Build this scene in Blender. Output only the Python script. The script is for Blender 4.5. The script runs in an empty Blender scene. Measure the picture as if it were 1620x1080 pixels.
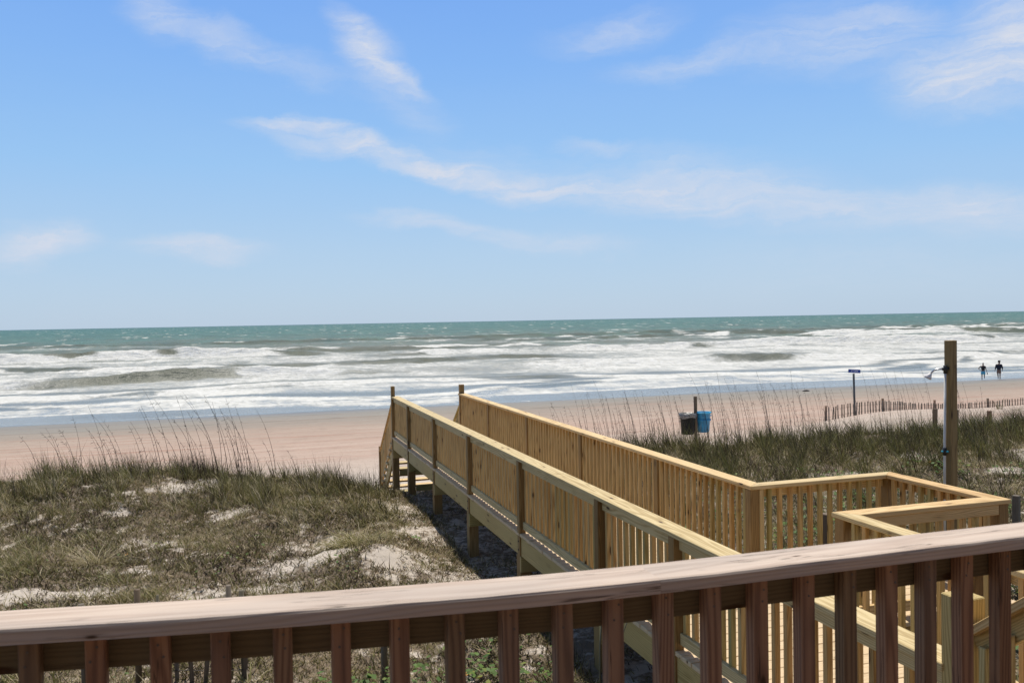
import bpy, bmesh, math, random
import numpy as np
from mathutils import Vector, Matrix
random.seed(7); rng = np.random.default_rng(11)
S = bpy.context.scene; C = S.collection
R_ = math.radians

# ------------------------------------------------------------------ helpers
def tag(o, label=None, cat=None, group=None, kind=None):
    if label: o['label'] = label
    if cat: o['category'] = cat
    if group: o['group'] = group
    if kind: o['kind'] = kind
    return o
def empty(name, loc=(0, 0, 0), label=None, cat=None, group=None, rz=0, parent=None):
    o = bpy.data.objects.new(name, None); C.objects.link(o)
    o.location = loc; o.rotation_euler[2] = rz; o.empty_display_size = 0.2
    if parent: o.parent = parent
    return tag(o, label, cat, group)
def link(name, me, mat=None, parent=None, loc=None):
    o = bpy.data.objects.new(name, me); C.objects.link(o)
    if mat is not None:
        for m in (mat if isinstance(mat, (list, tuple)) else [mat]): me.materials.append(m)
    if parent: o.parent = parent
    if loc is not None: o.location = loc
    return o
AX = {'x': (0, 1, 2), 'y': (1, 0, 2), 'z': (2, 0, 1)}
class MB:
    """collects boxes / prisms / tubes, keeps a grain coordinate per vertex"""
    def __init__(s):
        s.bm = bmesh.new(); s.g = s.bm.verts.layers.float_vector.new('grain')
    def _grain(s, vs, d, off=None):
        off = off or Vector((random.uniform(0, 60), random.uniform(-.25, .25), random.uniform(.02, .3)))
        d = Vector(d).normalized()
        a = Vector((0, 0, 1)) if abs(d.z) < .9 else Vector((0, 1, 0))
        e1 = d.cross(a).normalized(); e2 = d.cross(e1)
        c = sum((v.co for v in vs), Vector()) / len(vs)
        for v in vs:
            r = v.co - c
            v[s.g] = Vector((r.dot(d), r.dot(e1), r.dot(e2))) + off
    def poly(s, verts, faces, d, bev=0.0):
        vs = [s.bm.verts.new(v) for v in verts]
        fs = [s.bm.faces.new([vs[i] for i in f]) for f in faces]
        if bev:
            es = list({e for f in fs for e in f.edges})
            r = bmesh.ops.bevel(s.bm, geom=es, offset=bev, segments=1, affect='EDGES', profile=.5)
            vs = list({v for v in r['verts']} | {v for v in vs if v.is_valid})
            vs = list({v for v in vs if v.is_valid})
        s._grain(vs, d)
        return vs
    def box(s, x0, x1, y0, y1, z0, z1, d='y', bev=.003):
        v = [(x, y, z) for x in (x0, x1) for y in (y0, y1) for z in (z0, z1)]
        f = [(0, 1, 3, 2), (4, 6, 7, 5), (0, 4, 5, 1), (2, 3, 7, 6), (0, 2, 6, 4), (1, 5, 7, 3)]
        dv = {'x': (1, 0, 0), 'y': (0, 1, 0), 'z': (0, 0, 1)}[d]
        return s.poly(v, f, dv, bev)
    def prism(s, pts, z0, z1, d, bev=.003):
        n = len(pts)
        v = [(p[0], p[1], z0) for p in pts] + [(p[0], p[1], z1) for p in pts]
        f = [tuple(range(n - 1, -1, -1)), tuple(range(n, 2 * n))]
        f += [(i, (i + 1) % n, n + (i + 1) % n, n + i) for i in range(n)]
        return s.poly(v, f, d, bev)
    def beam(s, a, b, w, h, up=(0, 0, 1), bev=.003):
        """box along a->b, w wide sideways, h tall; a,b = centre line"""
        a = Vector(a); b = Vector(b); d = (b - a).normalized()
        sd = d.cross(Vector(up)).normalized(); u = sd.cross(d)
        v = [p + sd * (sx * w / 2) + u * (sz * h / 2) for sx in (-1, 1) for p in (a, b) for sz in (-1, 1)]
        f = [(0, 1, 3, 2), (4, 6, 7, 5), (0, 4, 5, 1), (2, 3, 7, 6), (0, 2, 6, 4), (1, 5, 7, 3)]
        return s.poly(v, f, d, bev)
    def tube(s, pts, rad, n=8, cap=True):
        pts = [Vector(p) for p in pts]; m = len(pts)
        if not hasattr(rad, '__len__'): rad = [rad] * m
        rings = []; allv = []
        for i, p in enumerate(pts):
            d = (pts[min(i + 1, m - 1)] - pts[max(i - 1, 0)]).normalized()
            a = Vector((0, 0, 1)) if abs(d.z) < .9 else Vector((1, 0, 0))
            e = d.cross(a).normalized(); f = d.cross(e)
            ring = [s.bm.verts.new(p + (e * math.cos(2 * math.pi * k / n) + f * math.sin(2 * math.pi * k / n)) * rad[i]) for k in range(n)]
            rings.append(ring); allv += ring
        for i in range(m - 1):
            for k in range(n):
                fc = s.bm.faces.new((rings[i][k], rings[i][(k + 1) % n], rings[i + 1][(k + 1) % n], rings[i + 1][k])); fc.smooth = True
        if cap:
            s.bm.faces.new(rings[0][::-1]); s.bm.faces.new(rings[-1])
        s._grain(allv, pts[-1] - pts[0])
        return allv
    def lathe(s, prof, n=24, c=(0, 0, 0), cap=True):
        rings = []
        for r, z in prof:
            rings.append([s.bm.verts.new((c[0] + r * math.cos(2 * math.pi * k / n), c[1] + r * math.sin(2 * math.pi * k / n), c[2] + z)) for k in range(n)])
        for i in range(len(prof) - 1):
            for k in range(n):
                f = s.bm.faces.new((rings[i][k], rings[i][(k + 1) % n], rings[i + 1][(k + 1) % n], rings[i + 1][k])); f.smooth = True
        if cap: s.bm.faces.new(rings[0][::-1]); s.bm.faces.new(rings[-1])
        s._grain([v for r in rings for v in r], (0, 0, 1))
    def build(s, name, mat, parent=None, loc=None):
        bmesh.ops.recalc_face_normals(s.bm, faces=s.bm.faces)
        me = bpy.data.meshes.new(name); s.bm.to_mesh(me); s.bm.free()
        return link(name, me, mat, parent, loc)

def mesh_np(name, verts, faces4, mat, tint=None, smooth=False, attrs=None):
    """fast mesh from numpy arrays; faces4 (M,4)"""
    me = bpy.data.meshes.new(name)
    nv, nf = len(verts), len(faces4)
    me.vertices.add(nv); me.vertices.foreach_set('co', np.asarray(verts, np.float32).ravel())
    me.loops.add(nf * 4); me.loops.foreach_set('vertex_index', np.asarray(faces4, np.int32).ravel())
    me.polygons.add(nf); me.polygons.foreach_set('loop_start', np.arange(0, nf * 4, 4, dtype=np.int32))
    me.polygons.foreach_set('loop_total', np.full(nf, 4, np.int32))
    if smooth: me.polygons.foreach_set('use_smooth', np.ones(nf, bool))
    for k, (a, dom) in (attrs or {}).items():
        at = me.attributes.new(k, 'FLOAT', dom); at.data.foreach_set('value', np.asarray(a, np.float32))
    me.update(calc_edges=True)
    return link(name, me, mat)

# numpy value noise
def _h(ix, iy, s):
    n = (ix.astype(np.int64) * 374761393 + iy.astype(np.int64) * 668265263 + s * 974634777) & 0xffffffff
    n = ((n ^ (n >> 13)) * 1274126177) & 0xffffffff
    return ((n ^ (n >> 16)) & 0xffffff) / float(0xffffff)
def vn(x, y, s=0):
    x = np.asarray(x, float); y = np.asarray(y, float)
    ix = np.floor(x); iy = np.floor(y); fx = x - ix; fy = y - iy
    fx = fx * fx * (3 - 2 * fx); fy = fy * fy * (3 - 2 * fy)
    gx = x - ix; gy = y - iy
    def gr(i, j):
        a = _h(ix + i, iy + j, s) * 2 * np.pi
        return np.cos(a) * (gx - i) + np.sin(a) * (gy - j)
    v = (gr(0, 0) * (1 - fx) + gr(1, 0) * fx) * (1 - fy) + (gr(0, 1) * (1 - fx) + gr(1, 1) * fx) * fy
    return np.clip(.5 + .85 * v, 0, 1)
def fbm(x, y, s=0, o=4):
    t = 0; a = .5; n = 0; x = np.asarray(x, float); y = np.asarray(y, float)
    for i in range(o):
        c, q = math.cos(.5 + 1.1 * i), math.sin(.5 + 1.1 * i)
        t = t + a * (vn((x * c - y * q) * 2 ** i + i * 17.3, (x * q + y * c) * 2 ** i - i * 9.1, s + i) - .5); n += a * a; a *= .5
    return np.clip(.5 + t / n ** .5 * .55 / .55 * .75, 0, 1)
def sst(a, b, x):
    t = np.clip((np.asarray(x, float) - a) / (b - a), 0, 1); return t * t * (3 - 2 * t)

# ------------------------------------------------------------------ materials
class NT:
    def __init__(s, name=None, tree=None):
        if name:
            s.m = bpy.data.materials.new(name); s.m.use_nodes = True; s.t = s.m.node_tree
        else: s.t = tree
        s.t.nodes.clear()
    def n(s, typ, **k):
        nd = s.t.nodes.new(typ)
        for a, v in k.items():
            if a == 'ins':
                for i, val in v.items():
                    if isinstance(val, bpy.types.NodeSocket): s.t.links.new(val, nd.inputs[i])
                    elif val is not None: nd.inputs[i].default_value = val
            else: setattr(nd, a, v)
        return nd
    def math(s, op, a, b=None, c=None, clamp=False):
        return s.n('ShaderNodeMath', operation=op, use_clamp=clamp, ins={0: a, 1: b, 2: c}).outputs[0]
    def vmath(s, op, a, b=None):
        return s.n('ShaderNodeVectorMath', operation=op, ins={0: a, 1: b})
    def mapr(s, v, a, b, c=0., d=1., smooth=False):
        return s.n('ShaderNodeMapRange', interpolation_type='SMOOTHSTEP' if smooth else 'LINEAR', ins={0: v, 1: a, 2: b, 3: c, 4: d}).outputs[0]
    def noise(s, vec, scale, detail=4, rough=.55, dist=0., dim='3D'):
        return s.n('ShaderNodeTexNoise', noise_dimensions=dim, ins={'Vector': vec, 'Scale': scale, 'Detail': detail, 'Roughness': rough, 'Distortion': dist}).outputs[0]
    def mapping(s, vec, loc=(0, 0, 0), rot=(0, 0, 0), sc=(1, 1, 1), typ='POINT'):
        return s.n('ShaderNodeMapping', vector_type=typ, ins={0: vec, 1: loc, 2: rot, 3: sc}).outputs[0]
    def mix(s, f, a, b, typ='RGBA', blend='MIX'):
        nd = s.n('ShaderNodeMix', data_type=typ)
        if typ == 'RGBA': nd.blend_type = blend; i, j, o = 6, 7, 2
        else: i, j, o = 2, 3, 0
        for k, v in ((0, f), (i, a), (j, b)):
            if isinstance(v, bpy.types.NodeSocket): s.t.links.new(v, nd.inputs[k])
            else: nd.inputs[k].default_value = (tuple(v) + (1,) if typ == 'RGBA' and k and len(v) == 3 else v)
        return nd.outputs[o]
    def ramp(s, v, stops, interp='LINEAR'):
        nd = s.n('ShaderNodeValToRGB', ins={0: v}); cr = nd.color_ramp; cr.interpolation = interp
        while len(cr.elements) < len(stops): cr.elements.new(.5)
        for e, (p, c) in zip(cr.elements, stops): e.position = p; e.color = tuple(c) + (1,)
        return nd.outputs[0]
    def attr(s, name): return s.n('ShaderNodeAttribute', attribute_name=name)
    def bsdf(s, col, rough=.6, bump=None, bs=.3, bd=.01, spec=.5, metal=0.):
        ins = {'Base Color': col if isinstance(col, bpy.types.NodeSocket) else tuple(col) + (1,), 'Roughness': rough, 'Specular IOR Level': spec, 'Metallic': metal}
        if bump is not None:
            ins['Normal'] = s.n('ShaderNodeBump', ins={'Strength': bs, 'Distance': bd, 'Height': bump}).outputs[0]
        return s.n('ShaderNodeBsdfPrincipled', ins=ins)
    def out(s, sh):
        o = s.n('ShaderNodeOutputMaterial'); s.t.links.new(sh, o.inputs[0]); return s.m

def wood(name, light, mid, dark, knot=(.06, .03, .012), rough=.62, grey=0., contrast=1., tk=1., ks=1., fb=.35, crk=.35):
    t = NT(name)
    g = t.attr('grain').outputs['Vector']; rnd = t.n('ShaderNodeObjectInfo').outputs['Random']
    off = t.n('ShaderNodeCombineXYZ', ins={0: t.math('MULTIPLY', rnd, 37.), 1: t.mapr(rnd, 0, 1, -.1, .1), 2: t.math('MULTIPLY', t.math('FRACT', t.math('MULTIPLY', rnd, 7.3)), .12)}).outputs[0]
    g = t.vmath('ADD', g, off).outputs[0]
    gs = t.mapping(g, sc=(.9, 10, 10))
    warp = t.n('ShaderNodeTexNoise', ins={'Vector': gs, 'Scale': .8, 'Detail': 2.}).outputs['Color']
    w2 = t.vmath('SUBTRACT', warp, (.5, .5, .5)).outputs[0]
    w3 = t.n('ShaderNodeVectorMath', operation='SCALE', ins={0: w2, 3: .11}).outputs[0]
    gw = t.vmath('ADD', t.mapping(g, sc=(.035, 1, 1)), w3).outputs[0]
    ln = t.vmath('LENGTH', t.mapping(gw, sc=(0, 1, 1))).outputs['Value']
    ring = t.math('SINE', t.math('MULTIPLY', ln, 520.))
    ring = t.mapr(ring, -1, 1, 0, 1)
    ring = t.math('POWER', ring, 1.6)
    fib = t.noise(t.mapping(g, sc=(6, 240, 240)), 1., 3, .6)
    big = t.noise(t.mapping(g, sc=(1.2, 7, 7)), 1., 3, .5)
    # knots
    vo = t.n('ShaderNodeTexVoronoi', feature='F1', ins={'Vector': t.mapping(g, sc=(2.6, 9, 9)), 'Scale': 1.})
    kd = vo.outputs['Distance']
    kn = t.mapr(kd, .07 * ks, .13 * ks, 1, 0, True)
    kring = t.mapr(kd, .1 * ks, .32 * ks, 1, 0, True)
    f = t.math('ADD', t.math('MULTIPLY', ring, .55 * contrast), t.math('MULTIPLY', fib, fb))
    f = t.math('ADD', f, t.math('MULTIPLY', t.math('SUBTRACT', big, .5), .5))
    f = t.math('ADD', f, t.math('MULTIPLY', kring, .25))
    f = t.math('SUBTRACT', f, .1)
    col = t.ramp(f, [(0., light), (.45, mid), (1., dark)])
    tint = t.ramp(t.math('FRACT', t.math('MULTIPLY', rnd, 13.7)), [(0, (.72, .78, .66)), (.3, (1, 1, 1)), (.55, (1.08, 1.02, .95)), (.8, (1.04, .90, .78)), (1, (.76, .68, .56))])
    col = t.mix(tk, col, tint, blend='MULTIPLY')
    if grey: col = t.mix(t.math('MULTIPLY', t.mapr(big, .42, .6), grey), col, (.33, .305, .285))
    cr = t.noise(t.mapping(g, sc=(2.2, 55, 55)), 1., 2, .5)
    cr = t.mapr(t.math('ABSOLUTE', t.math('SUBTRACT', cr, .5)), .004, .018, 1, 0)
    crm = t.mapr(t.noise(t.mapping(g, sc=(1.6, 12, 12)), 1.3, 3, .6), .53, .60)
    col = t.mix(t.math('MULTIPLY', t.math('MULTIPLY', cr, crm), crk), col, tuple(c * .35 for c in dark))
    col = t.mix(kn, col, knot)
    h = t.math('ADD', t.math('MULTIPLY', ring, .5), t.math('MULTIPLY', fib, .8))
    return t.out(t.bsdf(col, rough, h, .35, .002, .3).outputs[0])

M = {}
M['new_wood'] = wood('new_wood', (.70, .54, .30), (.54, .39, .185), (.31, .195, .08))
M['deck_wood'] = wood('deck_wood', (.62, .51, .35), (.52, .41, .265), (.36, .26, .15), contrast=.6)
M['bal_wood'] = wood('baluster_wood', (.58, .42, .195), (.44, .30, .125), (.24, .145, .055))
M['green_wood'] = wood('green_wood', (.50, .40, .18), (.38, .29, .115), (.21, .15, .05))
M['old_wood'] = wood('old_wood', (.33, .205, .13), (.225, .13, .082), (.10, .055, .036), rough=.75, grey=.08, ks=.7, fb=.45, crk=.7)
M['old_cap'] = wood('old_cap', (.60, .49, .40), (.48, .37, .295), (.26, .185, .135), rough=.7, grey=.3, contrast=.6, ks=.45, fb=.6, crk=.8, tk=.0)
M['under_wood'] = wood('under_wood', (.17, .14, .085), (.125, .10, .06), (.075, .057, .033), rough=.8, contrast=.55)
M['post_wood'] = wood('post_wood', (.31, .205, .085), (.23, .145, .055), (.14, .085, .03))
M['grey_wood'] = wood('grey_wood', (.19, .155, .12), (.13, .105, .08), (.07, .055, .04), rough=.85, contrast=.6)
M['slat_wood'] = wood('slat_wood', (.26, .23, .19), (.20, .175, .14), (.125, .105, .085), rough=.85, contrast=.5)
M['stub_wood'] = wood('stub_wood', (.20, .135, .10), (.15, .10, .07), (.09, .06, .045), rough=.85, contrast=.5)
def plain(name, col, rough=.5, metal=0., spec=.5, var=.12, sc=8.):
    t = NT(name); v = t.n('ShaderNodeTexCoord').outputs['Object']
    n = t.noise(v, sc, 4)
    c = t.mix(t.mapr(n, .35, .65), tuple(x * (1 - var) for x in col), tuple(min(1, x * (1 + var)) for x in col))
    return t.out(t.bsdf(c, rough, n, .1, .002, spec, metal).outputs[0])
M['pvc'] = plain('white_pvc', (.66, .64, .60), .45)
M['chrome'] = plain('brushed_metal', (.55, .55, .56), .25, 1.)
M['black'] = plain('black_fitting', (.012, .012, .013), .4)
M['teal'] = plain('teal_valve', (.04, .42, .58), .4)
M['headwhite'] = plain('white_plastic', (.72, .68, .66), .4)
M['bin_black'] = plain('black_bin_plastic', (.008, .0085, .008), .6, var=.3, spec=.25)
M['bin_blue'] = plain('blue_bin_plastic', (.03, .23, .42), .45, var=.15)
M['bin_rim'] = plain('blue_rim_plastic', (.05, .40, .62), .45)
M['bag'] = plain('plastic_bag', (.17, .165, .16), .35, var=.5, sc=25)
M['sign_blue'] = plain('sign_blue', (.008, .045, .27), .35)
M['sign_white'] = plain('sign_lettering', (.6, .65, .8), .5)
M['sign_post'] = plain('sign_post_metal', (.10, .105, .10), .6, .2)
M['screw'] = plain('dull_screw', (.12, .11, .10), .5, .6)
M['wire'] = plain('rusty_wire', (.06, .045, .035), .7)
M['skin'] = plain('skin', (.20, .11, .075), .6)
M['skin_dark'] = plain('tanned_skin', (.17, .085, .055), .6)
M['shirt'] = plain('black_cloth', (.010, .010, .012), .85)
M['jacket'] = plain('navy_cloth', (.010, .013, .026), .85)
M['shorts'] = plain('light_blue_cloth', (.10, .38, .52), .85)
M['trunks'] = plain('brown_cloth', (.20, .12, .09), .85)
M['hair'] = plain('dark_cap', (.012, .012, .016), .8)
M['bag_tan'] = plain('tan_cloth', (.16, .12, .06), .8)
M['weed'] = plain('dark_seaweed', (.035, .03, .025), .8, var=.4)

def leafmat(name, stops, transl=.25):
    t = NT(name)
    a = t.attr('tint').outputs['Fac']
    c = t.ramp(a, stops)
    d = t.bsdf(c, .6, spec=.25)
    tr = t.n('ShaderNodeBsdfTranslucent', ins={0: c})
    mx = t.n('ShaderNodeMixShader', ins={0: transl, 1: d.outputs[0], 2: tr.outputs[0]})
    return t.out(mx.outputs[0])
M['grass'] = leafmat('beach_grass_blades', [(0, (.035, .024, .016)), (.18, (.085, .062, .038)), (.35, (.135, .135, .035)), (.6, (.22, .205, .065)), (.8, (.36, .30, .14)), (1, (.60, .50, .33))])
M['mat'] = leafmat('creeping_plants', [(0, (.035, .022, .013)), (.25, (.12, .075, .042)), (.45, (.10, .105, .026)), (.7, (.20, .175, .055)), (.88, (.40, .31, .17)), (1, (.58, .47, .31))])
M['vine'] = leafmat('vine_leaves', [(0, (.05, .10, .02)), (.6, (.12, .20, .04)), (.9, (.22, .24, .05)), (1, (.5, .25, .05))])
M['oats'] = leafmat('dry_oat_stalks', [(0, (.035, .026, .02)), (.5, (.09, .065, .045)), (1, (.22, .16, .11))], .1)

# ------------------------------------------------------------------ ground heights (camera eye at z=0)
WATER = -6.5
def corr(x):   # 1 inside the boardwalk corridor
    return sst(1.6, 3.0, x) * (1 - sst(4.8, 6.6, x))
def bump(x, y, cx, cy, rx, ry): return np.exp(-(((x - cx) / rx) ** 2 + ((y - cy) / ry) ** 2))
def ground(x, y):
    x = np.asarray(x, float); y = np.asarray(y, float)
    L = 1 - sst(1.2, 3.2, x); Rr = sst(4.8, 7.5, x)
    crestL = 19.2 + .9 * (fbm(x * .22, y * 0 + 3, 5, 2) - .5) * 2 - 2.8 * sst(-2, 2.5, x)
    zl = -3.42 + .02 * (y - 8) * (y > 8) + .30 * np.exp(-((y - (crestL - 1.3)) / 2.2) ** 2)
    zl = zl + (-4.35 - zl) * sst(crestL - .4, crestL + 4.2, y)
    zc = np.interp(y, [0, 9, 12, 14.1, 16.5, 18.7, 20.6, 23], [-3.25, -3.2, -3.42, -3.26, -3.42, -3.75, -4.12, -4.4])
    crestR = 19.0 + 1.2 * (fbm(x * .2, y * 0 + 9, 8, 2) - .5) * 2
    zr = -3.55 + .012 * (y - 8) + .22 * np.exp(-((y - 17.5) / 2.5) ** 2) + sst(14, 20, x) * (.28 * (1 - sst(13, 16.5, y)) - .05)
    zr = zr + (-4.4 - zr) * sst(crestR - .2, crestR + 4., y)
    z = zl * L + zr * Rr + zc * (1 - L - Rr)
    beach = np.interp(y, [20, 24, 65, 72, 110, 400], [-4.3, -4.42, -6.5, -6.75, -8.5, -12])
    z = z + (beach - z) * sst(21.5, 25, y)
    # white sand mound on the right, in front of the slat fence
    z = z + .72 * np.exp(-(np.maximum(0, np.abs(x - 33) - 8) / 5.) ** 2) * np.exp(-((y - 27.3) / 3.2) ** 2)
    z = z + .25 * bump(x, y, 22.5, 26.2, 3.5, 2.0)
    # hummocks
    dune = 1 - sst(20.5, 24.5, y)
    z = z + dune * ((fbm(x * .55, y * .55, 21, 3) - .5) * .34 * (1 - .6 * corr(x)) + (fbm(x * 2.1, y * 2.1, 31, 3) - .5) * .11)
    z = z + .26 * bump(x, y, 1.55, 11.6, .75, .9) + .12 * bump(x, y, 2.55, 17.0, .5, .8)
    z = z + (1 - dune) * (1 - sst(58, 64, y)) * (fbm(x * .25, y * .5, 41, 3) - .5) * .10
    return z

# bare sand patches on the dunes (world x, y, radius x, radius y)
BARE = [(1.1, 12.9, .7, .45), (.8, 12.0, .8, .4), (-1.0, 17.0, .7, .5), (.6, 18.0, .7, .45), (1.95, 11.45, .65, .5), (-2.4, 11.8, .9, .25),
        (-1.2, 13.9, .45, .3), (-4.8, 20.0, .7, .6), (1.7, 17.4, .6, .45), (2.6, 15.0, .5, 1.0), (4.0, 12., 1.0, 6.), (2.7, 10.4, .6, 1.1), (2.6, 13.2, .35, .8),
        (-.2, 15.2, .5, .3), (.1, 7.2, .8, .35), (1.6, 6.9, .6, .5), (-.3, 11.4, .8, .3), (2.4, 18.6, .7, .9),
        (15.5, 14.2, .8, .4), (12.2, 15.2, .6, .3), (17.5, 15.5, 1.0, .5), (19.5, 16.6, .9, .4), (14.8, 16.2, .6, .3)]
def bare(x, y):
    b = 0
    for cx, cy, rx, ry in BARE:
        b = np.maximum(b, np.exp(-(((x - cx) / rx) ** 2 + ((y - cy) / ry) ** 2) ** 1.5))
    return b

def veg(x, y): return np.clip((1 - bare(x, y) * (.22 + 1.25 * fbm(x * 2.4, y * 2.4, 88, 3)) + .2 * (fbm(x * 2.2, y * 2.2, 89, 2) - .45)), 0, 1)
def patch(x, y): return sst(.40, .49, .40 * fbm(x * 1.3, y * 1.3, 53, 4) + .60 * fbm(x * 6., y * 4.5, 63, 3) + .05)
def grid_mesh(name, xs, ys, zf, mat, extra=None, xf=None, smooth=True):
    X, Y = np.meshgrid(xs, ys)
    if xf is not None: X = xf(X, Y)
    Z = zf(X, Y)
    nx, ny = X.shape[1], X.shape[0]
    v = np.stack([X, Y, Z], -1).reshape(-1, 3)
    i = np.arange(nx * ny).reshape(ny, nx)
    f = np.stack([i[:-1, :-1], i[:-1, 1:], i[1:, 1:], i[1:, :-1]], -1).reshape(-1, 4)
    at = {k: (fn(X, Y, Z).ravel(), 'POINT') for k, fn in (extra or {}).items()}
    return mesh_np(name, v, f, mat, smooth=smooth, attrs=at)

def geo(a, b, step, grow=1.12):
    o = [a]; s = step
    while abs(o[-1] - a) < abs(b - a): o.append(o[-1] + (s if b > a else -s)); s *= grow
    return o[1:]
xs = np.array(sorted(geo(-12, -260, .15)) + list(np.arange(-12, 30, .11)) + geo(30, 420, .15))
ys = np.array(sorted(geo(1., -30, .2, 1.2)) + list(np.arange(1., 31, .1)) + geo(31, 120, .12, 1.04))

# sand material
t = NT('dune_and_beach_sand')
P = t.n('ShaderNodeNewGeometry').outputs['Position']
sx = t.n('ShaderNodeSeparateXYZ', ins={0: P}); py = sx.outputs[1]
wob = t.noise(t.mapping(P, sc=(.05, .12, 0)), 1., 3)
yy = t.math('ADD', py, t.math('MULTIPLY', t.math('SUBTRACT', wob, .5), 12.))
base = t.ramp(t.mapr(yy, 18, 68), [(0, (.49, .435, .375)), (.10, (.49, .435, .375)), (.18, (.44, .375, .32)), (.26, (.395, .32, .27)), (.40, (.375, .295, .245)), (.55, (.33, .275, .23)), (.68, (.27, .24, .205)), (.84, (.225, .21, .18)), (.94, (.195, .185, .165)), (1, (.155, .15, .145))])
stri = t.noise(t.mapping(P, sc=(.06, 1.1, 0)), 1., 5, .65)
stri2 = t.noise(t.mapping(P, rot=(0, 0, .02), sc=(.1, 3.1, 0)), 1., 4, .6)
sm = t.math('MULTIPLY', t.mapr(py, 21, 30), t.mapr(py, 64, 50))
band = t.math('ADD', t.math('MULTIPLY', t.math('SUBTRACT', stri, .5), 1.), t.math('MULTIPLY', t.math('SUBTRACT', stri2, .5), .7))
base = t.mix(t.math('MULTIPLY', t.mapr(band, .02, .22), t.math('MULTIPLY', sm, .8)), base, (.31, .19, .145))
base = t.mix(t.math('MULTIPLY', t.mapr(band, -.05, -.25), t.math('MULTIPLY', sm, .5)), base, (.50, .43, .375))
wln = t.math('ADD', py, t.math('MULTIPLY', t.math('SUBTRACT', t.noise(t.mapping(P, sc=(.12, 0, 0)), 1., 4), .5), 5.))
for yc_, wd_ in ((55.5, .45), (61., .35)):
    wk = t.math('MULTIPLY', t.mapr(t.math('ABSOLUTE', t.math('SUBTRACT', wln, yc_)), wd_, .05), t.mapr(t.noise(t.mapping(P, sc=(.5, 2., 1)), 1., 5, .7), .47, .58))
    base = t.mix(t.math('MULTIPLY', wk, .75), base, (.09, .075, .055))
pk = t.math('MULTIPLY', t.mapr(yy, 25, 32), t.mapr(yy, 58, 48))
base = t.mix(pk, base, t.mix(1., base, (1.06, .995, .955), blend='MULTIPLY'))
# debris specks and wrack on the damp part
trk = t.noise(t.mapping(P, sc=(1.1, .9, 1)), 1., 5, .75)
base = t.mix(t.math('MULTIPLY', t.mapr(trk, .5, .66), t.math('MULTIPLY', t.mapr(py, 22, 26), .35)), base, (.24, .18, .14))
sp = t.noise(t.mapping(P, sc=(2.2, 5.5, 1)), 1., 5, .7)
spk = t.math('MULTIPLY', t.mapr(sp, .60, .70), t.mapr(py, 44, 56))
base = t.mix(t.math('MULTIPLY', spk, .7), base, (.11, .095, .08))
lt = t.noise(t.mapping(P, sc=(9, 9, 9)), 1., 5, .7)
lit = t.mapr(t.math('ADD', lt, t.math('MULTIPLY', t.attr('litter').outputs['Fac'], .30)), .58, .74)
base = t.mix(t.math('MULTIPLY', lit, .85), base, t.mix(t.noise(P, 14., 3), (.075, .052, .03), (.17, .118, .07)))
fine = t.noise(P, 60., 3, .7)
base = t.mix(.25, base, t.ramp(fine, [(.3, (.30, .26, .23)), (.7, (.72, .68, .62))]), blend='OVERLAY')
foot = t.noise(P, 3.2, 4, .6)
und = t.noise(t.mapping(P, sc=(.35, 1.0, 1)), 1., 4, .7)
foot = t.math('ADD', foot, t.math('MULTIPLY', und, t.mapr(py, 21, 30, 0, 3.5)))
hh = t.math('ADD', t.math('MULTIPLY', foot, 1.0), t.math('MULTIPLY', fine, .12))
hh = t.math('ADD', hh, t.math('MULTIPLY', stri2, .5))
rough = t.mapr(yy, 55, 65, .9, .45)
b = t.bsdf(base, rough, hh, .55, .06, .25)
M['sand'] = t.out(b.outputs[0])

def litter(X, Y, Z):
    d = (1 - sst(20.5, 23, Y)) * np.maximum(veg(X, Y), .6 * corr(X)) * (.25 + .85 * patch(X, Y))
    return np.clip(d, 0, 1)
tag(grid_mesh('beach', xs, ys, ground, M['sand'], {'litter': litter}), kind='structure')

# ------------------------------------------------------------------ sea
def shore_y(X): return 65.4 + 1.5 * (fbm(X * .045, X * 0 + 2, 61, 3) - .5) * 2
BREAK = [  # y0, slope, x-range, height, width, wobble seed, foam on face (0..1)
    (184, -.03, (-75, 22), 1.5, 7, 1, .95), (205, .02, (-90, 80), .8, 10, 2, .25),
    (166, -.09, (20, 60), 1.1, 6, 3, .6), (176, -.16, (52, 170), 1.35, 7, 4, .95),
    (108, -.03, (-60, 24), 1.0, 4, 5, .42), (118, -.12, (28, 120), .75, 6, 6, .98),
    (92, -.02, (-60, 150), .42, 4, 7, .75), (79, 0.0, (-60, 150), .28, 3, 8, .8),
    (250, .03, (60, 330), 1.0, 10, 9, .35), (225, -.04, (150, 420), 1.3, 9, 10, .9),
    (315, 0, (-120, 500), .7, 14, 11, .0), (140, -.05, (-60, 60), .5, 6, 13, .5), (300, -.1, (230, 420), 1.1, 9, 14, .8)]
_bc = {}
def brk(X, Y):
    k = (X.shape, float(X.ravel()[7]), float(Y.ravel()[-1]))
    if k not in _bc: _bc[k] = brk_(X, Y)
    return _bc[k]
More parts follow.
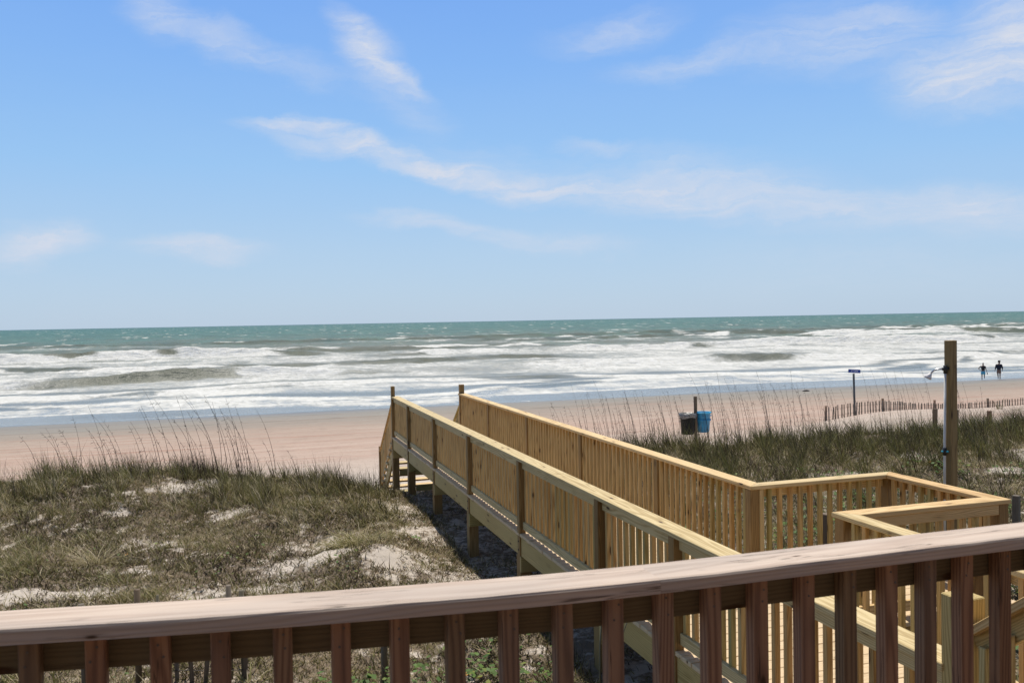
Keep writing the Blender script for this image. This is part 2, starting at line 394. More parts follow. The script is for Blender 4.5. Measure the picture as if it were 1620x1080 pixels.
def brk_(X, Y):
    H = np.zeros_like(X); F = np.zeros_like(X); D = np.zeros_like(X)
    for y0, sl, (xa, xb), h, w, sd, fo in BREAK:
        yc = y0 + sl * X + (fbm(X * .02, X * 0 + sd + .37, 100 + sd, 4) - .5) * 30
        env = sst(xa, xa + 18, X) * (1 - sst(xb - 18, xb, X)) * (.35 + .95 * fbm(X * .05, X * 0 + sd * 3, 200 + sd, 3))
        s = (Y - yc) / w                      # negative = shoreward (steep face)
        prof = np.where(s < 0, np.exp(-(s / .38) ** 2), np.exp(-(s / 1.25) ** 2))
        H += 1.25 * h * env * prof
        fz = fbm(X * .05, (Y - yc) * .09 + sd * 7, 300 + sd, 4)
        on = sst(.50 - .42 * fo, .84 - .42 * fo, fz)
        e2 = np.clip(env * 1.6, 0, 1)
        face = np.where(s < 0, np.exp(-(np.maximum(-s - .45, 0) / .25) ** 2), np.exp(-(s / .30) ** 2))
        front = np.exp(-((s + 1.9) / .95) ** 2) * (.55 + .6 * on)
        F = np.maximum(F, e2 * (on * face * 1.05 + front * (.35 + .6 * fbm(X * .07, Y * .1, 500 + sd, 2))))
        F = np.maximum(F, e2 * np.exp(-((s - .20) / .15) ** 2) * (.45 + .7 * fbm(X * .11, Y * .1, 600 + sd, 3)))
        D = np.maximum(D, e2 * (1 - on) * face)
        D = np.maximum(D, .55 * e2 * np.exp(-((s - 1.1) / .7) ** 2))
    return H, F, D
def sea_z(X, Y):
    sh = shore_y(X); d = Y - sh
    H, F, D = brk(X, Y)
    amp = sst(2, 45, d)
    chop = (fbm(X * .09, Y * .16, 71, 4) - .5) * 1.3 * sst(60, 220, d) + (fbm(X * .35, Y * .45, 72, 3) - .5) * .45 * amp
    swell = .28 * np.sin(Y * .16 + 1.8 * fbm(X * .01, Y * .01, 73, 2) * 6) * sst(90, 200, d)
    z = WATER + (H + chop + swell) * amp + .02
    return z + np.minimum(0, d) * .05 + .10 * sst(0, 14, d)
def sea_foam(X, Y, Z):
    d = Y - shore_y(X)
    H, F, D = brk(X, Y)
    a = fbm(X * .035, Y * .030, 81, 5); a2 = fbm(X * .12, Y * .05, 83, 4)
    wash = sst(4.5, 8, d) * (1 - sst(70, 190, d + 60 * (a - .5)))
    f = wash * (.60 + (a - .5) * .7 + (a2 - .5) * .5)
    f = np.maximum(f, F * (.86 + .4 * (a2 - .4)))
    edge = np.exp(-((d - 5.5 - 1.5 * fbm(X * .08, Y * 0, 91, 2)) / .9) ** 2) * .75 + np.exp(-((d - .25) / .28) ** 2) * .42
    f = np.maximum(f, edge * (d < 8.5))
    f = f - .8 * D * (1 - np.clip(F - .5, 0, 1))
    caps = sst(.70, .86, fbm(X * .06, Y * .03, 95, 4)) * sst(100, 200, d) * .42
    return np.clip(np.maximum(f, caps), 0, 1)
rows = np.concatenate([np.arange(62, 130, .34), np.arange(130, 240, .55), 240 * 1.011 ** np.arange(0, 420)]); rows = rows[rows < 24000]
us = np.linspace(-.42, 1.45, 640)
rows_x = us
def seax(X, Y): return X * (Y + 30)
t = NT('sea_water')
P = t.n('ShaderNodeNewGeometry').outputs['Position']
py = t.n('ShaderNodeSeparateXYZ', ins={0: P}).outputs[1]
fo = t.attr('foam').outputs['Fac']
lw = t.noise(t.mapping(P, sc=(.02, .02, 0)), 1., 3)
yl = t.math('MULTIPLY', py, t.mapr(lw, .3, .7, .75, 1.25))
lg = t.math('LOGARITHM', yl, 10.)
col = t.ramp(t.mapr(lg, 1.8, 4.0), [(0, (.25, .25, .22)), (.12, (.20, .205, .17)), (.22, (.17, .18, .145)), (.31, (.12, .15, .11)), (.40, (.08, .145, .11)), (.55, (.06, .135, .10)), (.80, (.045, .12, .09)), (1, (.035, .095, .09))])
wv = t.noise(t.mapping(P, sc=(.035, .05, 0)), 1., 5, .65)
col = t.mix(t.math('MULTIPLY', t.mapr(wv, .5, .62), t.mapr(lg, 3.1, 2.6, 0, .6)), col, (.12, .115, .085))
n1 = t.noise(t.mapping(P, sc=(.30, .16, .3)), 1., 6, .68, .6)
n2 = t.noise(t.mapping(P, sc=(1.6, .8, 1)), 1., 5, .7, .8)
nn = t.math('ADD', t.math('MULTIPLY', n1, .62), t.math('MULTIPLY', n2, .38))
thr = t.math('SUBTRACT', .80, t.math('MULTIPLY', fo, .50))
fm = t.mapr(t.math('SUBTRACT', nn, thr), -.17, .15, 0, 1, True)
fcol = t.mix(t.mapr(n2, .3, .7), (.52, .51, .465), (.68, .67, .64))
film = t.mapr(fo, .12, .62, 0, .62)
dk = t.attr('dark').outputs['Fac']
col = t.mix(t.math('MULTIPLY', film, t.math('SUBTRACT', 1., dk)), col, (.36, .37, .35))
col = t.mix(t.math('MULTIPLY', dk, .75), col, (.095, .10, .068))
capn = t.noise(t.mapping(P, rot=(0, 0, .06), sc=(.085, .012, 0)), 1., 5, .62)
cap2 = t.noise(t.mapping(P, sc=(.02, .004, 0)), 1., 3)
capf = t.math('MULTIPLY', t.mapr(t.math('ADD', capn, t.math('MULTIPLY', t.math('SUBTRACT', cap2, .5), .25)), .605, .67), t.mapr(lg, 2.4, 2.6))
fm = t.math('MAXIMUM', fm, t.math('MULTIPLY', capf, .75))
chn = t.noise(t.mapping(P, rot=(0, 0, .04), sc=(.05, .010, 0)), 1., 6, .68)
col = t.mix(t.math('MULTIPLY', t.mapr(chn, .5, .68), t.mapr(lg, 2.2, 2.5, 0, .6)), col, (.035, .085, .075))
col = t.mix(t.math('MULTIPLY', t.mapr(chn, .5, .34), t.mapr(lg, 2.2, 2.5, 0, .5)), col, (.11, .20, .155))
col = t.mix(fm, col, fcol)
rip = t.noise(t.mapping(P, sc=(1.3, 2.2, 1)), 1., 6, .65)
ch = t.noise(t.mapping(P, sc=(.25, .5, 1)), 1., 5, .65)
hb = t.math('ADD', t.math('MULTIPLY', rip, .12), t.math('MULTIPLY', ch, t.mapr(py, 66, 130, .02, .9)))
hb = t.math('ADD', hb, t.math('MULTIPLY', fm, .12))
rg = t.mix(fm, t.mapr(py, 66, 100, .12, .42), .9, 'FLOAT')
sp = t.mix(fm, t.mapr(lg, 1.85, 2.3, .5, .12), .1, 'FLOAT')
sp = t.math('MULTIPLY', sp, t.math('SUBTRACT', 1., t.math('MULTIPLY', dk, .7)))
b = t.bsdf(col, rg, hb, .8, 1.0, sp)
M['sea'] = t.out(b.outputs[0])
def seaz2(X, Y): return sea_z(X, Y)
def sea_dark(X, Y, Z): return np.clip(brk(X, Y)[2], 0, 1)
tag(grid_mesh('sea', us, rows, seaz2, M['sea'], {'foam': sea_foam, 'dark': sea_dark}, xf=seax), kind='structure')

# ------------------------------------------------------------------ vegetation (stuff)
def blades(n, pos, h, w, az, lean, curl, tint, rows=4):
    """ribbon blades -> verts, quads, per-face tint"""
    s = np.linspace(0, 1, rows)[None, :]
    dx, dy = np.cos(az)[:, None], np.sin(az)[:, None]
    ang = lean[:, None] + curl[:, None] * s          # angle from vertical grows upward
    st = h[:, None] / (rows - 1)
    hx = np.concatenate([np.zeros((n, 1)), np.cumsum(np.sin(ang[:, 1:]) * st, 1)], 1)
    hz = np.concatenate([np.zeros((n, 1)), np.cumsum(np.cos(ang[:, 1:]) * st, 1)], 1)
    cx = pos[:, 0:1] + hx * dx; cy = pos[:, 1:2] + hx * dy; cz = pos[:, 2:3] + hz - .02
    ta = rng.uniform(0, 2 * np.pi, n)[:, None]
    wx, wy = np.cos(ta), np.sin(ta)
    ww = w[:, None] * (1 - s ** 1.7 * .93) / 2
    a = np.stack([cx - wx * ww, cy - wy * ww, cz], -1); b_ = np.stack([cx + wx * ww, cy + wy * ww, cz], -1)
    v = np.stack([a, b_], 2).reshape(n, rows * 2, 3)
    base = (np.arange(n) * rows * 2)[:, None, None]
    k = np.arange(rows - 1)[None, :, None] * 2
    f = base + k + np.array([0, 1, 3, 2])[None, None, :]
    return v.reshape(-1, 3), f.reshape(-1, 4), np.repeat(tint, rows - 1)
def merge(parts):
    V, F, T = [], [], []; o = 0
    for v, f, tt in parts: V.append(v); F.append(f + o); T.append(tt); o += len(v)
    return np.concatenate(V), np.concatenate(F), np.concatenate(T)
def inb(x, y, pad=.05):   # footprint of walkway, landing and stair is kept free
    return ((x > 3.0 - pad) & (x < 4.74 + pad) & (y < 20.9)) | ((x > 4.6) & (x < 6.42) & (y > 5.6) & (y < 7.35)) | (y < 2.3)
def scatter(n, x0, x1, y0, y1, dens):
    x = rng.uniform(x0, x1, n); y = rng.uniform(y0, y1, n)
    p = dens(x, y) * ~inb(x, y)
    k = rng.uniform(0, 1, n) < p
    return x[k], y[k]
def under(n, x0, x1, y0, y1, dens):
    x = rng.uniform(x0, x1, n); y = rng.uniform(y0, y1, n); k = rng.uniform(0, 1, n) < dens(x, y); return x[k], y[k]
def P3(x, y): return np.stack([x, y, ground(x, y)], 1)
def clumps(cx, cy, per, spread, h, w, tint, lean=(0, .5), curl=(.2, 1.1), windaz=2.6, wind=.3, rows=4):
    n = len(cx) * per
    i = np.repeat(np.arange(len(cx)), per)
    a = rng.uniform(0, 2 * np.pi, n); r = spread * np.sqrt(rng.uniform(0, 1, n)) * rng.uniform(.4, 1, n)
    x = cx[i] + np.cos(a) * r; y = cy[i] + np.sin(a) * r
    az = a + rng.normal(0, .5, n)
    az = np.where(rng.uniform(0, 1, n) < wind, windaz + rng.normal(0, .5, n), az)
    ch = (rng.uniform(.55, 1.15, len(cx)) * (.65 + .7 * fbm(cx * .8, cy * .8, 44, 2)))[i]; ct = (rng.normal(0, .08, len(cx)) + (fbm(cx * .35, cy * .35, 45, 2) - .5) * .5)[i]
    return blades(n, P3(x, y), rng.uniform(h[0], h[1], n) * ch, rng.uniform(w[0], w[1], n), az, rng.uniform(*lean, n), rng.uniform(*curl, n), np.clip(rng.uniform(tint[0], tint[1], n) + ct, 0, 1), rows)

# left dune: tall grass near the crest, short creeping cover below
def crestmask(x, y): return sst(15.6, 17.4, y + 2.8 * sst(-2, 2.5, x) - .6 * (fbm(x * .6, y * .6, 4, 2) - .5))
parts = []
x, y = scatter(7000, -9.5, 2.7, 13.5, 21.0, lambda x, y: veg(x, y) ** 2 * crestmask(x, y) * sst(.36, .62, fbm(x * .9, y * .9, 51, 3)) * (1 - sst(20., 21., y + 2.8 * sst(-2, 2.5, x))))
parts.append(clumps(x[::5], y[::5], 7, .07, (.35, .75), (.005, .009), (.0, .25), (.0, .35), (-.1, .5), wind=.6))
hv = rng.uniform(0, 1, len(x)) < .5
parts.append(clumps(x[hv], y[hv], 20, .12, (.14, .34), (.007, .013), (.30, 1.0), (.1, .7), (.3, 1.5), wind=.4))
parts.append(clumps(x[~hv][::2], y[~hv][::2], 20, .10, (.24, .62), (.007, .012), (.18, 1.0), (.0, .5), (.1, 1.1), wind=.45))
parts.append(clumps(x[~hv][1::2], y[~hv][1::2], 9, .08, (.25, .58), (.006, .010), (.0, .3), (.0, .5), (-.1, .4), wind=.5))
x, y = scatter(6500, -9, 2.7, 5.5, 17, lambda x, y: veg(x, y) * (.12 + sst(.50, .66, fbm(x * .8, y * .8, 52, 3))))
parts.append(clumps(x, y, 16, .12, (.10, .38), (.006, .011), (.3, 1.), (.1, .8), (.3, 1.4)))
x, y = scatter(1500, -8, 3.0, 6, 18, lambda x, y: veg(x, y) * sst(.50, .62, fbm(x * .7 + 9, y * .7, 97, 3)) * (.35 + .65 * sst(0, 2, x)))
parts.append(clumps(x, y, 18, .16, (.14, .40), (.006, .010), (-.05, .30), (.1, 1.), (-.2, 1.2)))
V, F, T = merge(parts)
tag(mesh_np('beach_grass', V, F, M['grass'], attrs={'tint': (T, 'FACE')}), 'olive and straw coloured beach grass growing on the left dune', 'grass', kind='stuff')

def cover(n, x0, x1, y0, y1, dens, hh=(.04, .13), ww=(.012, .024), tint=(0, 1), sd=0):
    x, y = scatter(n, x0, x1, y0, y1, dens)
    if sd == 0:
        xu, yu = under(60000, 2.6, 4.9, 5, 19.5, lambda x, y: .1 + .6 * patch(x, y) * sst(.42, .55, fbm(x, y, 91, 3))); x = np.concatenate([x, xu]); y = np.concatenate([y, yu])
    n = len(x)
    tn = fbm(x * .8, y * .8, 33 + sd, 3)
    tt = np.clip(rng.uniform(tint[0], tint[1], n) + (tn - .5) * 1.1, 0, 1)
    return blades(n, P3(x, y), rng.uniform(*hh, n), rng.uniform(*ww, n), rng.uniform(0, 6.28, n), rng.uniform(.3, 1.25, n), rng.uniform(0, .9, n), tt, 3)
gd = lambda x, y: veg(x, y) * np.clip(.12 + patch(x, y), 0, 1) * (x > -.30 * y - 3)
V2 = None
V, F, T = cover(900000, -10, 3.0, 4.8, 19.0, gd, (.03, .13), (.007, .018))
tag(mesh_np('ground_cover', V, F, M['mat'], attrs={'tint': (T, 'FACE')}), 'low creeping plants and dry litter matted over the left dune', 'ground cover', kind='stuff')

# right dune: dense dark grass
parts = []
rd = lambda x, y: sst(4.75, 5.4, x) * (1 - sst(19.5, 20.6, y + 1.0 * fbm(x * .4, y * 0, 12, 2))) * veg(x, y)
x, y = scatter(13500, 4.7, 27, 7.5, 21, lambda x, y: rd(x, y) * (.22 + sst(13.5, 17, y) * .8) * (.3 + .8 * sst(.3, .55, fbm(x * .7, y * .7, 54, 3))) * (x < y * 1.22 + 1))
hv = rng.uniform(0, 1, len(x)) < .45
parts.append(clumps(x[hv], y[hv], 20, .15, (.22, .50), (.007, .012), (.35, 1.1), (.2, .9), (.5, 1.9), wind=.35))
parts.append(clumps(x[~hv][::2], y[~hv][::2], 20, .13, (.32, .78), (.008, .014), (.04, .72), (.0, .5), (.1, 1.0), wind=.35))
parts.append(clumps(x[~hv][1::2], y[~hv][1::2], 10, .10, (.32, .80), (.006, .011), (.0, .3), (.0, .5), (-.1, .4), wind=.5))
x, y = scatter(5200, 4.7, 26, 5.5, 17, lambda x, y: rd(x, y) * sst(.4, .56, fbm(x * .8, y * .8, 56, 3)) * (x < y * 1.22 + 1))
parts.append(clumps(x, y, 15, .16, (.22, .46), (.007, .012), (.5, 1.15), (.4, 1.2), (.6, 2.0)))
# ragged tufts on the white sand mound
x, y = scatter(700, 17, 34, 20.5, 27, lambda x, y: .9 * sst(.5, .62, fbm(x * .5, y * .5, 58, 3)) * (1 - sst(22.5, 25.5, y)) + .25 * sst(.55, .6, fbm(x, y, 59, 2)) * (x > 26))
parts.append(clumps(x, y, 18, .16, (.25, .6), (.009, .014), (.1, .75), (.0, .5), (.1, 1.), wind=.3))
V, F, T = merge(parts)
tag(mesh_np('beach_grass', V, F, M['grass'], attrs={'tint': (T, 'FACE')}), 'dense dark green beach grass behind the walkway on the right dune', 'grass', kind='stuff')
V, F, T = cover(280000, 4.75, 24, 5, 19.5, lambda x, y: rd(x, y) * np.clip(.3 + sst(.36, .56, fbm(x * 1.3, y * 1.3, 57, 4)), 0, 1) * (x < y * 1.22 + 1), (.06, .22), (.008, .018), (0, .9), 3)
tag(mesh_np('ground_cover', V, F, M['mat'], attrs={'tint': (T, 'FACE')}), 'tangled brown and green undergrowth on the right dune', 'ground cover', kind='stuff')
# vines: small leaf quads
def leaves(n, x0, x1, y0, y1, dens, s=(.03, .06), up=.10):
    x, y = scatter(n, x0, x1, y0, y1, dens); n = len(x)
    p = P3(x, y); p[:, 2] += rng.uniform(.02, up, n)
    a = rng.uniform(0, 6.28, n); tl = rng.uniform(-.5, .5, (n, 2)); sz = rng.uniform(*s, n)
    u = np.stack([np.cos(a), np.sin(a), tl[:, 0]], 1) * sz[:, None]; v = np.stack([-np.sin(a), np.cos(a), tl[:, 1]], 1) * (sz * .75)[:, None]
    q = np.stack([p - u, p - v * .9, p + u, p + v * .9], 1).reshape(-1, 3)
    f = np.arange(n * 4).reshape(-1, 4)
    return q, f, np.clip(rng.beta(2, 2.5, n) + (rng.uniform(0, 1, n) > .985) * 1., 0, 1)
vd = lambda x, y: veg(x, y) * sst(.54, .66, fbm(x * .9, y * .9, 66, 3))
V, F, T = merge([leaves(5000, -8, 3, 5, 14, lambda x, y: vd(x, y) * .6, (.018, .035)),
                 leaves(2600, .4, 2.6, 5.5, 8.2, lambda x, y: veg(x, y) * sst(.45, .55, fbm(x * 1.6, y * 1.6, 67, 3)), (.02, .045), .2),
                 leaves(15000, 4.8, 22, 6.5, 15, lambda x, y: rd(x, y) * sst(.50, .62, fbm(x * .8, y * .8, 68, 3)), (.03, .055), .28)])
tag(mesh_np('vine_leaves', V, F, M['vine'], attrs={'tint': (T, 'FACE')}), 'green vine leaves scattered among the dune plants', 'vines', kind='stuff')

# single plants -------------------------------------------------------
def plant(name, label, cat, cx, cy, n, spread, h, w, tint, lean, curl, group=None, rows=6, mat='grass', windaz=2.6, wind=.2, z=None):
    V, F, T = clumps(np.array([cx]), np.array([cy]), n, spread, h, w, tint, lean, curl, windaz, wind, rows)
    g0 = float(ground(cx, cy)); V = V - np.array([cx, cy, g0])
    o = mesh_np(name, V, F, M[mat], attrs={'tint': (T, 'FACE')}); o.location = (cx, cy, g0)
    return tag(o, label, cat, group)
plant('grass_tussock', 'big arching straw coloured grass tussock beside the sandy hump on the left dune', 'grass tuft', 1.45, 12.45, 620, .40, (.45, .95), (.008, .014), (.42, 1.1), (.3, 1.0), (.8, 2.1), windaz=3.6, wind=.35)
plant('low_shrub', 'dark twiggy shrub at the foot of the beach stairs', 'shrub', 2.15, 17.7, 420, .40, (.25, .62), (.006, .012), (0., .4), (.0, .8), (-.2, .7))
plant('low_shrub', 'greyish dry twiggy shrub in the middle of the left dune', 'shrub', .25, 15.6, 200, .28, (.25, .55), (.005, .009), (.1, .8), (.0, .8), (-.2, .6))
plant('grass_tuft', 'bright green upright tuft seen under the grey deck rail', 'grass tuft', .06, 6.55, 26, .05, (.4, .62), (.008, .013), (.4, .62), (.0, .25), (.0, .2))
plant('grass_tuft', 'pale tuft bending over, left part of the left dune', 'grass tuft', -2.1, 13.2, 150, .2, (.25, .5), (.006, .01), (.5, 1.), (.2, 1.), (.5, 1.4))

OAT = 'sea oats with seed heads standing in the dune grass'
def oats(cx, cy, n, hgt, spread, label, ln=.35):
    vs, fs, ts = [], [], []; o = 0
    g0 = float(ground(cx, cy))
    for k in range(n):
        bx = random.gauss(0, spread); by = random.gauss(0, spread * .6)
        gz = float(ground(cx + bx, cy + by)) - g0
        hh = hgt * random.uniform(.6, 1.15) * 1.05
        m = 9; s = np.linspace(0, 1, m)
        a0 = random.uniform(0, .12); bend = ln * random.uniform(.5, 1.6)
        ang = a0 + bend * s ** 1.5
        X = bx - np.concatenate([[0], np.cumsum(np.sin(ang[1:]) * hh / (m - 1))]); Z = gz + np.concatenate([[0], np.cumsum(np.cos(ang[1:]) * hh / (m - 1))]) - .03
        Y = by + s * random.uniform(-.15, .15)
        w = np.interp(s, [0, .35, .6, 1], [.0065, .0045, .003, .002]) * random.uniform(.7, 1.15)
        for dx, dy in ((1, 0), (0, 1)):
            A = np.stack([X - w * dx, Y - w * dy, Z], 1); B = np.stack([X + w * dx, Y + w * dy, Z], 1)
            v = np.stack([A, B], 1).reshape(-1, 3); f = np.array([[i * 2, i * 2 + 1, i * 2 + 3, i * 2 + 2] for i in range(m - 1)]) + o
            vs.append(v); fs.append(f); ts.append(np.full(m - 1, random.uniform(0, .6))); o += len(v)
        # seed spikelets / dead leaves clinging to the stalk
        for q in range(random.randint(4, 9)):
            u = random.choice((random.uniform(.12, .5), random.uniform(.6, .98)))
            px, pyy, pz = np.interp(u, s, X), np.interp(u, s, Y), np.interp(u, s, Z)
            L = random.uniform(.03, .08); th = random.uniform(-2.6, -.2) if random.random() < .7 else random.uniform(.2, 1.)
            d = np.array([math.sin(th), random.uniform(-.3, .3), math.cos(th)]) * L; nrm = np.array([d[2], 0, -d[0]]) / L * .0055
            p0 = np.array([px, pyy, pz])
            v = np.array([p0 - nrm * .5, p0 + nrm * .5, p0 + d * .6 + nrm, p0 + d]); vs.append(v); fs.append(np.array([[0, 1, 2, 3]]) + o); ts.append([random.uniform(.1, .9)]); o += 4
    ob = mesh_np('sea_oats', np.concatenate(vs), np.concatenate(fs), M['oats'], attrs={'tint': (np.concatenate(ts), 'FACE')})
    ob.location = (cx, cy, g0)
    return tag(ob, label, 'sea oats', OAT)
def rayxy(px, Y):   # plan x at depth Y for a picture column (used only to read positions off the survey)
    u = (px - 810) / 1360.; fx, fy = .2965 + u * .9547, .9547 - u * .297
    return Y * fx / fy
for px, Y, n, h, lab in [
    (95, 18.6, 4, 1.15, 'thin leaning sea oats at the far left end of the left dune crest'),
    (165, 18.6, 6, 1.45, 'curved sea oats left of the middle of the left dune crest'),
    (215, 18.5, 4, 1.3, 'sparse sea oats between two thicker clumps, left half of the left dune crest'),
    (272, 18.2, 4, 1.6, 'single tall leaning stalks near the middle of the left dune crest'),
    (315, 18.0, 6, 1.75, 'tallest group of dark sea oats on the left dune crest'),
    (355, 17.8, 8, 1.7, 'thick dark bundle of leaning sea oats, right of the tallest group on the left dune'),
    (395, 17.6, 5, 1.6, 'upright sea oats right of the thick dark bundle on the left dune'),
    (432, 17.2, 3, 1.05, 'short straight sea oats at the right end of the left dune crest')]:
    oats(rayxy(px, Y), Y, n + 1, h * .92, .30, lab, .42)
for px, Y, n, h, lab in [
    (862, 19.4, 3, .95, 'small sea oats just above the walkway rail, far from the bins'),
    (925, 19.4, 5, 1.1, 'short dry sea oats left of the two bins, nearest the walkway'),
    (958, 19.2, 6, 1.45, 'tall sea oats beyond the walkway rail, well left of the bins'),
    (985, 19.2, 5, 1.1, 'sea oats between the walkway and the black bin, lower ones'),
    (1015, 19.1, 7, 1.35, 'bushier sea oats a little left of the black bin'),
    (1045, 19.0, 5, 1.2, 'thin sea oats directly left of the black bin'),
    (1080, 18.9, 5, 1.4, 'sea oats in front of the black bin'),
    (1125, 18.8, 7, 1.6, 'tall leaning sea oats in front of the blue bin'),
    (1160, 18.6, 7, 1.5, 'dark sea oats just right of the blue bin'),
    (1190, 18.4, 7, 1.45, 'dense sea oats halfway between the blue bin and the sign'),
    (1225, 18.2, 7, 1.5, 'scattered sea oats right of the densest group before the sign'),
    (1262, 18.1, 7, 1.3, 'sea oats left of the start of the slat fence'),
    (1300, 18.0, 5, 1.35, 'sea oats beside the first post of the slat fence'),
    (1338, 17.9, 5, 1.25, 'sea oats standing just left of the blue sign post'),
    (1406, 17.7, 5, 1.7, 'tall upright sea oats between the sign and the shower post'),
    (1440, 17.5, 4, 1.6, 'slender sea oats just left of the shower post'),
    (1545, 17.2, 3, 1.3, 'few thin sea oats right of the shower post'),
    (1500 + 52, 16.5, 2, .9, 'lowest sea oats right of the shower post, near the reddish stub post')]:
    oats(rayxy(px, Y), Y, n + 6, h * 1.12, .36, lab, .26)

# ------------------------------------------------------------------ boardwalk
ZR, ZD = -1.61, -2.50        # cap top, deck top
LX0, LX1, RX0, RX1 = 3.02, 3.19, 4.54, 4.70
YE = 18.82
bw = empty('boardwalk', (3.87, 12, ZD), 'long new yellow pine boardwalk with railings crossing the dunes to the beach', 'boardwalk')
def bpart(mb, name, mat, parent=bw):
    o = mb.build(name, mat)
    o.parent = parent; o.matrix_parent_inverse = parent_world_inv(parent)
    return o
def parent_world_inv(p):
    m = Matrix.Identity(4); q = p; chain = []
    while q: chain.append(q); q = q.parent
    for q in reversed(chain): m = m @ q.matrix_parent_inverse @ Matrix.LocRotScale(q.location, q.rotation_euler, q.scale)
    return m.inverted()
# deck boards
mb = MB(); y = 3.12
while y < YE:
    x1 = 4.76 if not (5.70 < y + .07 < 7.27) else 6.31
    mb.box(3.022 + random.uniform(-.005, .005), x1 + random.uniform(-.004, .004), y, y + .134, ZD - .036, ZD + random.uniform(-.0015, .0015), 'x', .004)
    y += .141
bpart(mb, 'deck', M['deck_wood'])
for xa, xb, ya, yb in ((3.040, 3.078, 3.12, YE), (4.70, 4.738, 3.12, 5.68), (4.70, 4.738, 7.30, YE)):
    mb = MB()
    yy = ya
    while yy < yb - .1:
        e = min(yb, yy + 4.88); mb.box(xa, xb, yy, e - .003, ZD - .27, ZD - .038, 'y'); yy = e
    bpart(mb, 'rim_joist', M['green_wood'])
for xa, xb, ya, yb, d in ((4.742, 6.25, 5.70, 5.738, 'x'), (4.742, 6.25, 7.225, 7.263, 'x'), (6.252, 6.29, 5.70, 7.263, 'y')):
    mb = MB(); mb.box(xa, xb, ya, yb, ZD - .27, ZD - .038, d); bpart(mb, 'rim_joist', M['green_wood'])
PY = [18.74, 16.86, 14.44, 12.04, 9.62, 7.25, 5.80]
for py_ in PY[:-1] + [4.9]:
    for xa in (3.045, 4.56):
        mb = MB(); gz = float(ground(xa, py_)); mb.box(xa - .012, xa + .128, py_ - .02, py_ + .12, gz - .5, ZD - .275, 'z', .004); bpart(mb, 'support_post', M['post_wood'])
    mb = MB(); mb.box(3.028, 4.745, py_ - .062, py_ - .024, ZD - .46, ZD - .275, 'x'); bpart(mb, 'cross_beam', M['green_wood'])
    if py_ > 16:
        mb = MB(); mb.box(3.19, 4.556, py_ + .03, py_ + .068, ZD - .86, ZD - .74, 'x'); bpart(mb, 'cross_brace', M['green_wood'])
for xa, ya in ((6.14, 5.75), (6.14, 7.1)):
    mb = MB(); gz = float(ground(xa, ya)); mb.box(xa, xa + .1, ya, ya + .1, gz - .4, ZD - .275, 'z', .004); bpart(mb, 'support_post', M['post_wood'])

# railing: cap + top rail + bottom rail in one part, posts and balusters as sub-parts
bal_jobs = []   # (x, y, parent)
BW = .040
def bal_run_y(x, y0, y1, par, pitch=.128):
    n = max(1, int(round((y1 - y0) / pitch)))
    for k in range(n):
        yy = y0 + (k + .5) * (y1 - y0) / n + random.uniform(-.003, .003)
        bal_jobs.append((x, yy, par))
def bal_run_x(y, x0, x1, par, pitch=.128):
    n = max(1, int(round((x1 - x0) / pitch)))
    for k in range(n):
        bal_jobs.append((x0 + (k + .5) * (x1 - x0) / n + random.uniform(-.003, .003), y, par))
BTOP, BBOT = ZR - .04, ZD + .035
def post(par, x0, x1, y0, y1, z0, z1, mat='post_wood'):
    mb = MB(); mb.box(x0, x1, y0, y1, z0, z1, 'z', .004); return bpart(mb, 'post', M[mat], par)
# left railing
mb = MB()
mb.prism([(LX0, 3.16), (LX1, 3.16), (LX1, 8.4), (LX0, 8.4)], ZR - .038, ZR, (0, 1, 0), .004)
mb.prism([(LX0, 8.402), (LX1, 8.402), (LX1, 13.3), (LX0, 13.3)], ZR - .038, ZR, (0, 1, 0), .004)
mb.prism([(LX0, 13.302), (LX1, 13.302), (LX1, YE - .03), (LX0, YE - .03)], ZR - .038, ZR, (0, 1, 0), .004)
ends = [YE - .11] + [p + .045 for p in PY[1:]] + [3.12]
ps = PY + [3.16]
segs = []
for a, b_ in zip(ps[1:], ps[:-1]):
    y0, y1 = a + .047, b_ - .047
    if a == 3.16: y0 = 3.17
    segs.append((y0, y1))
    mb.box(3.066, 3.104, y0, y1, ZR - .128, ZR - .041, 'y'); mb.box(3.066, 3.104, y0, y1, ZD + .045, ZD + .133, 'y')
railL = bpart(mb, 'railing', M['new_wood'])
for p_ in PY:
    top = ZR + .22 if p_ > 18 else ZR - .041
    for dz in (.10, .20):
        mb = MB(); mb.tube([(3.0235, p_, ZD - dz), (3.015, p_, ZD - dz)], [.011, .009], 10); bpart(mb, 'bolt', M['wire'])
    post(railL, 3.0225, 3.158 if p_ == 7.25 else 3.1015, p_ - .045, p_ + .044, ZD - .27 if p_ < 18 else ZD - .4, top)
mb = MB(); mb.box(3.10, 3.24, 7.30, 7.34, ZD + .002, ZR - .042, 'z'); 
for y0, y1 in segs: bal_run_y(3.106, y0 - .03, y1 + .03, railL)
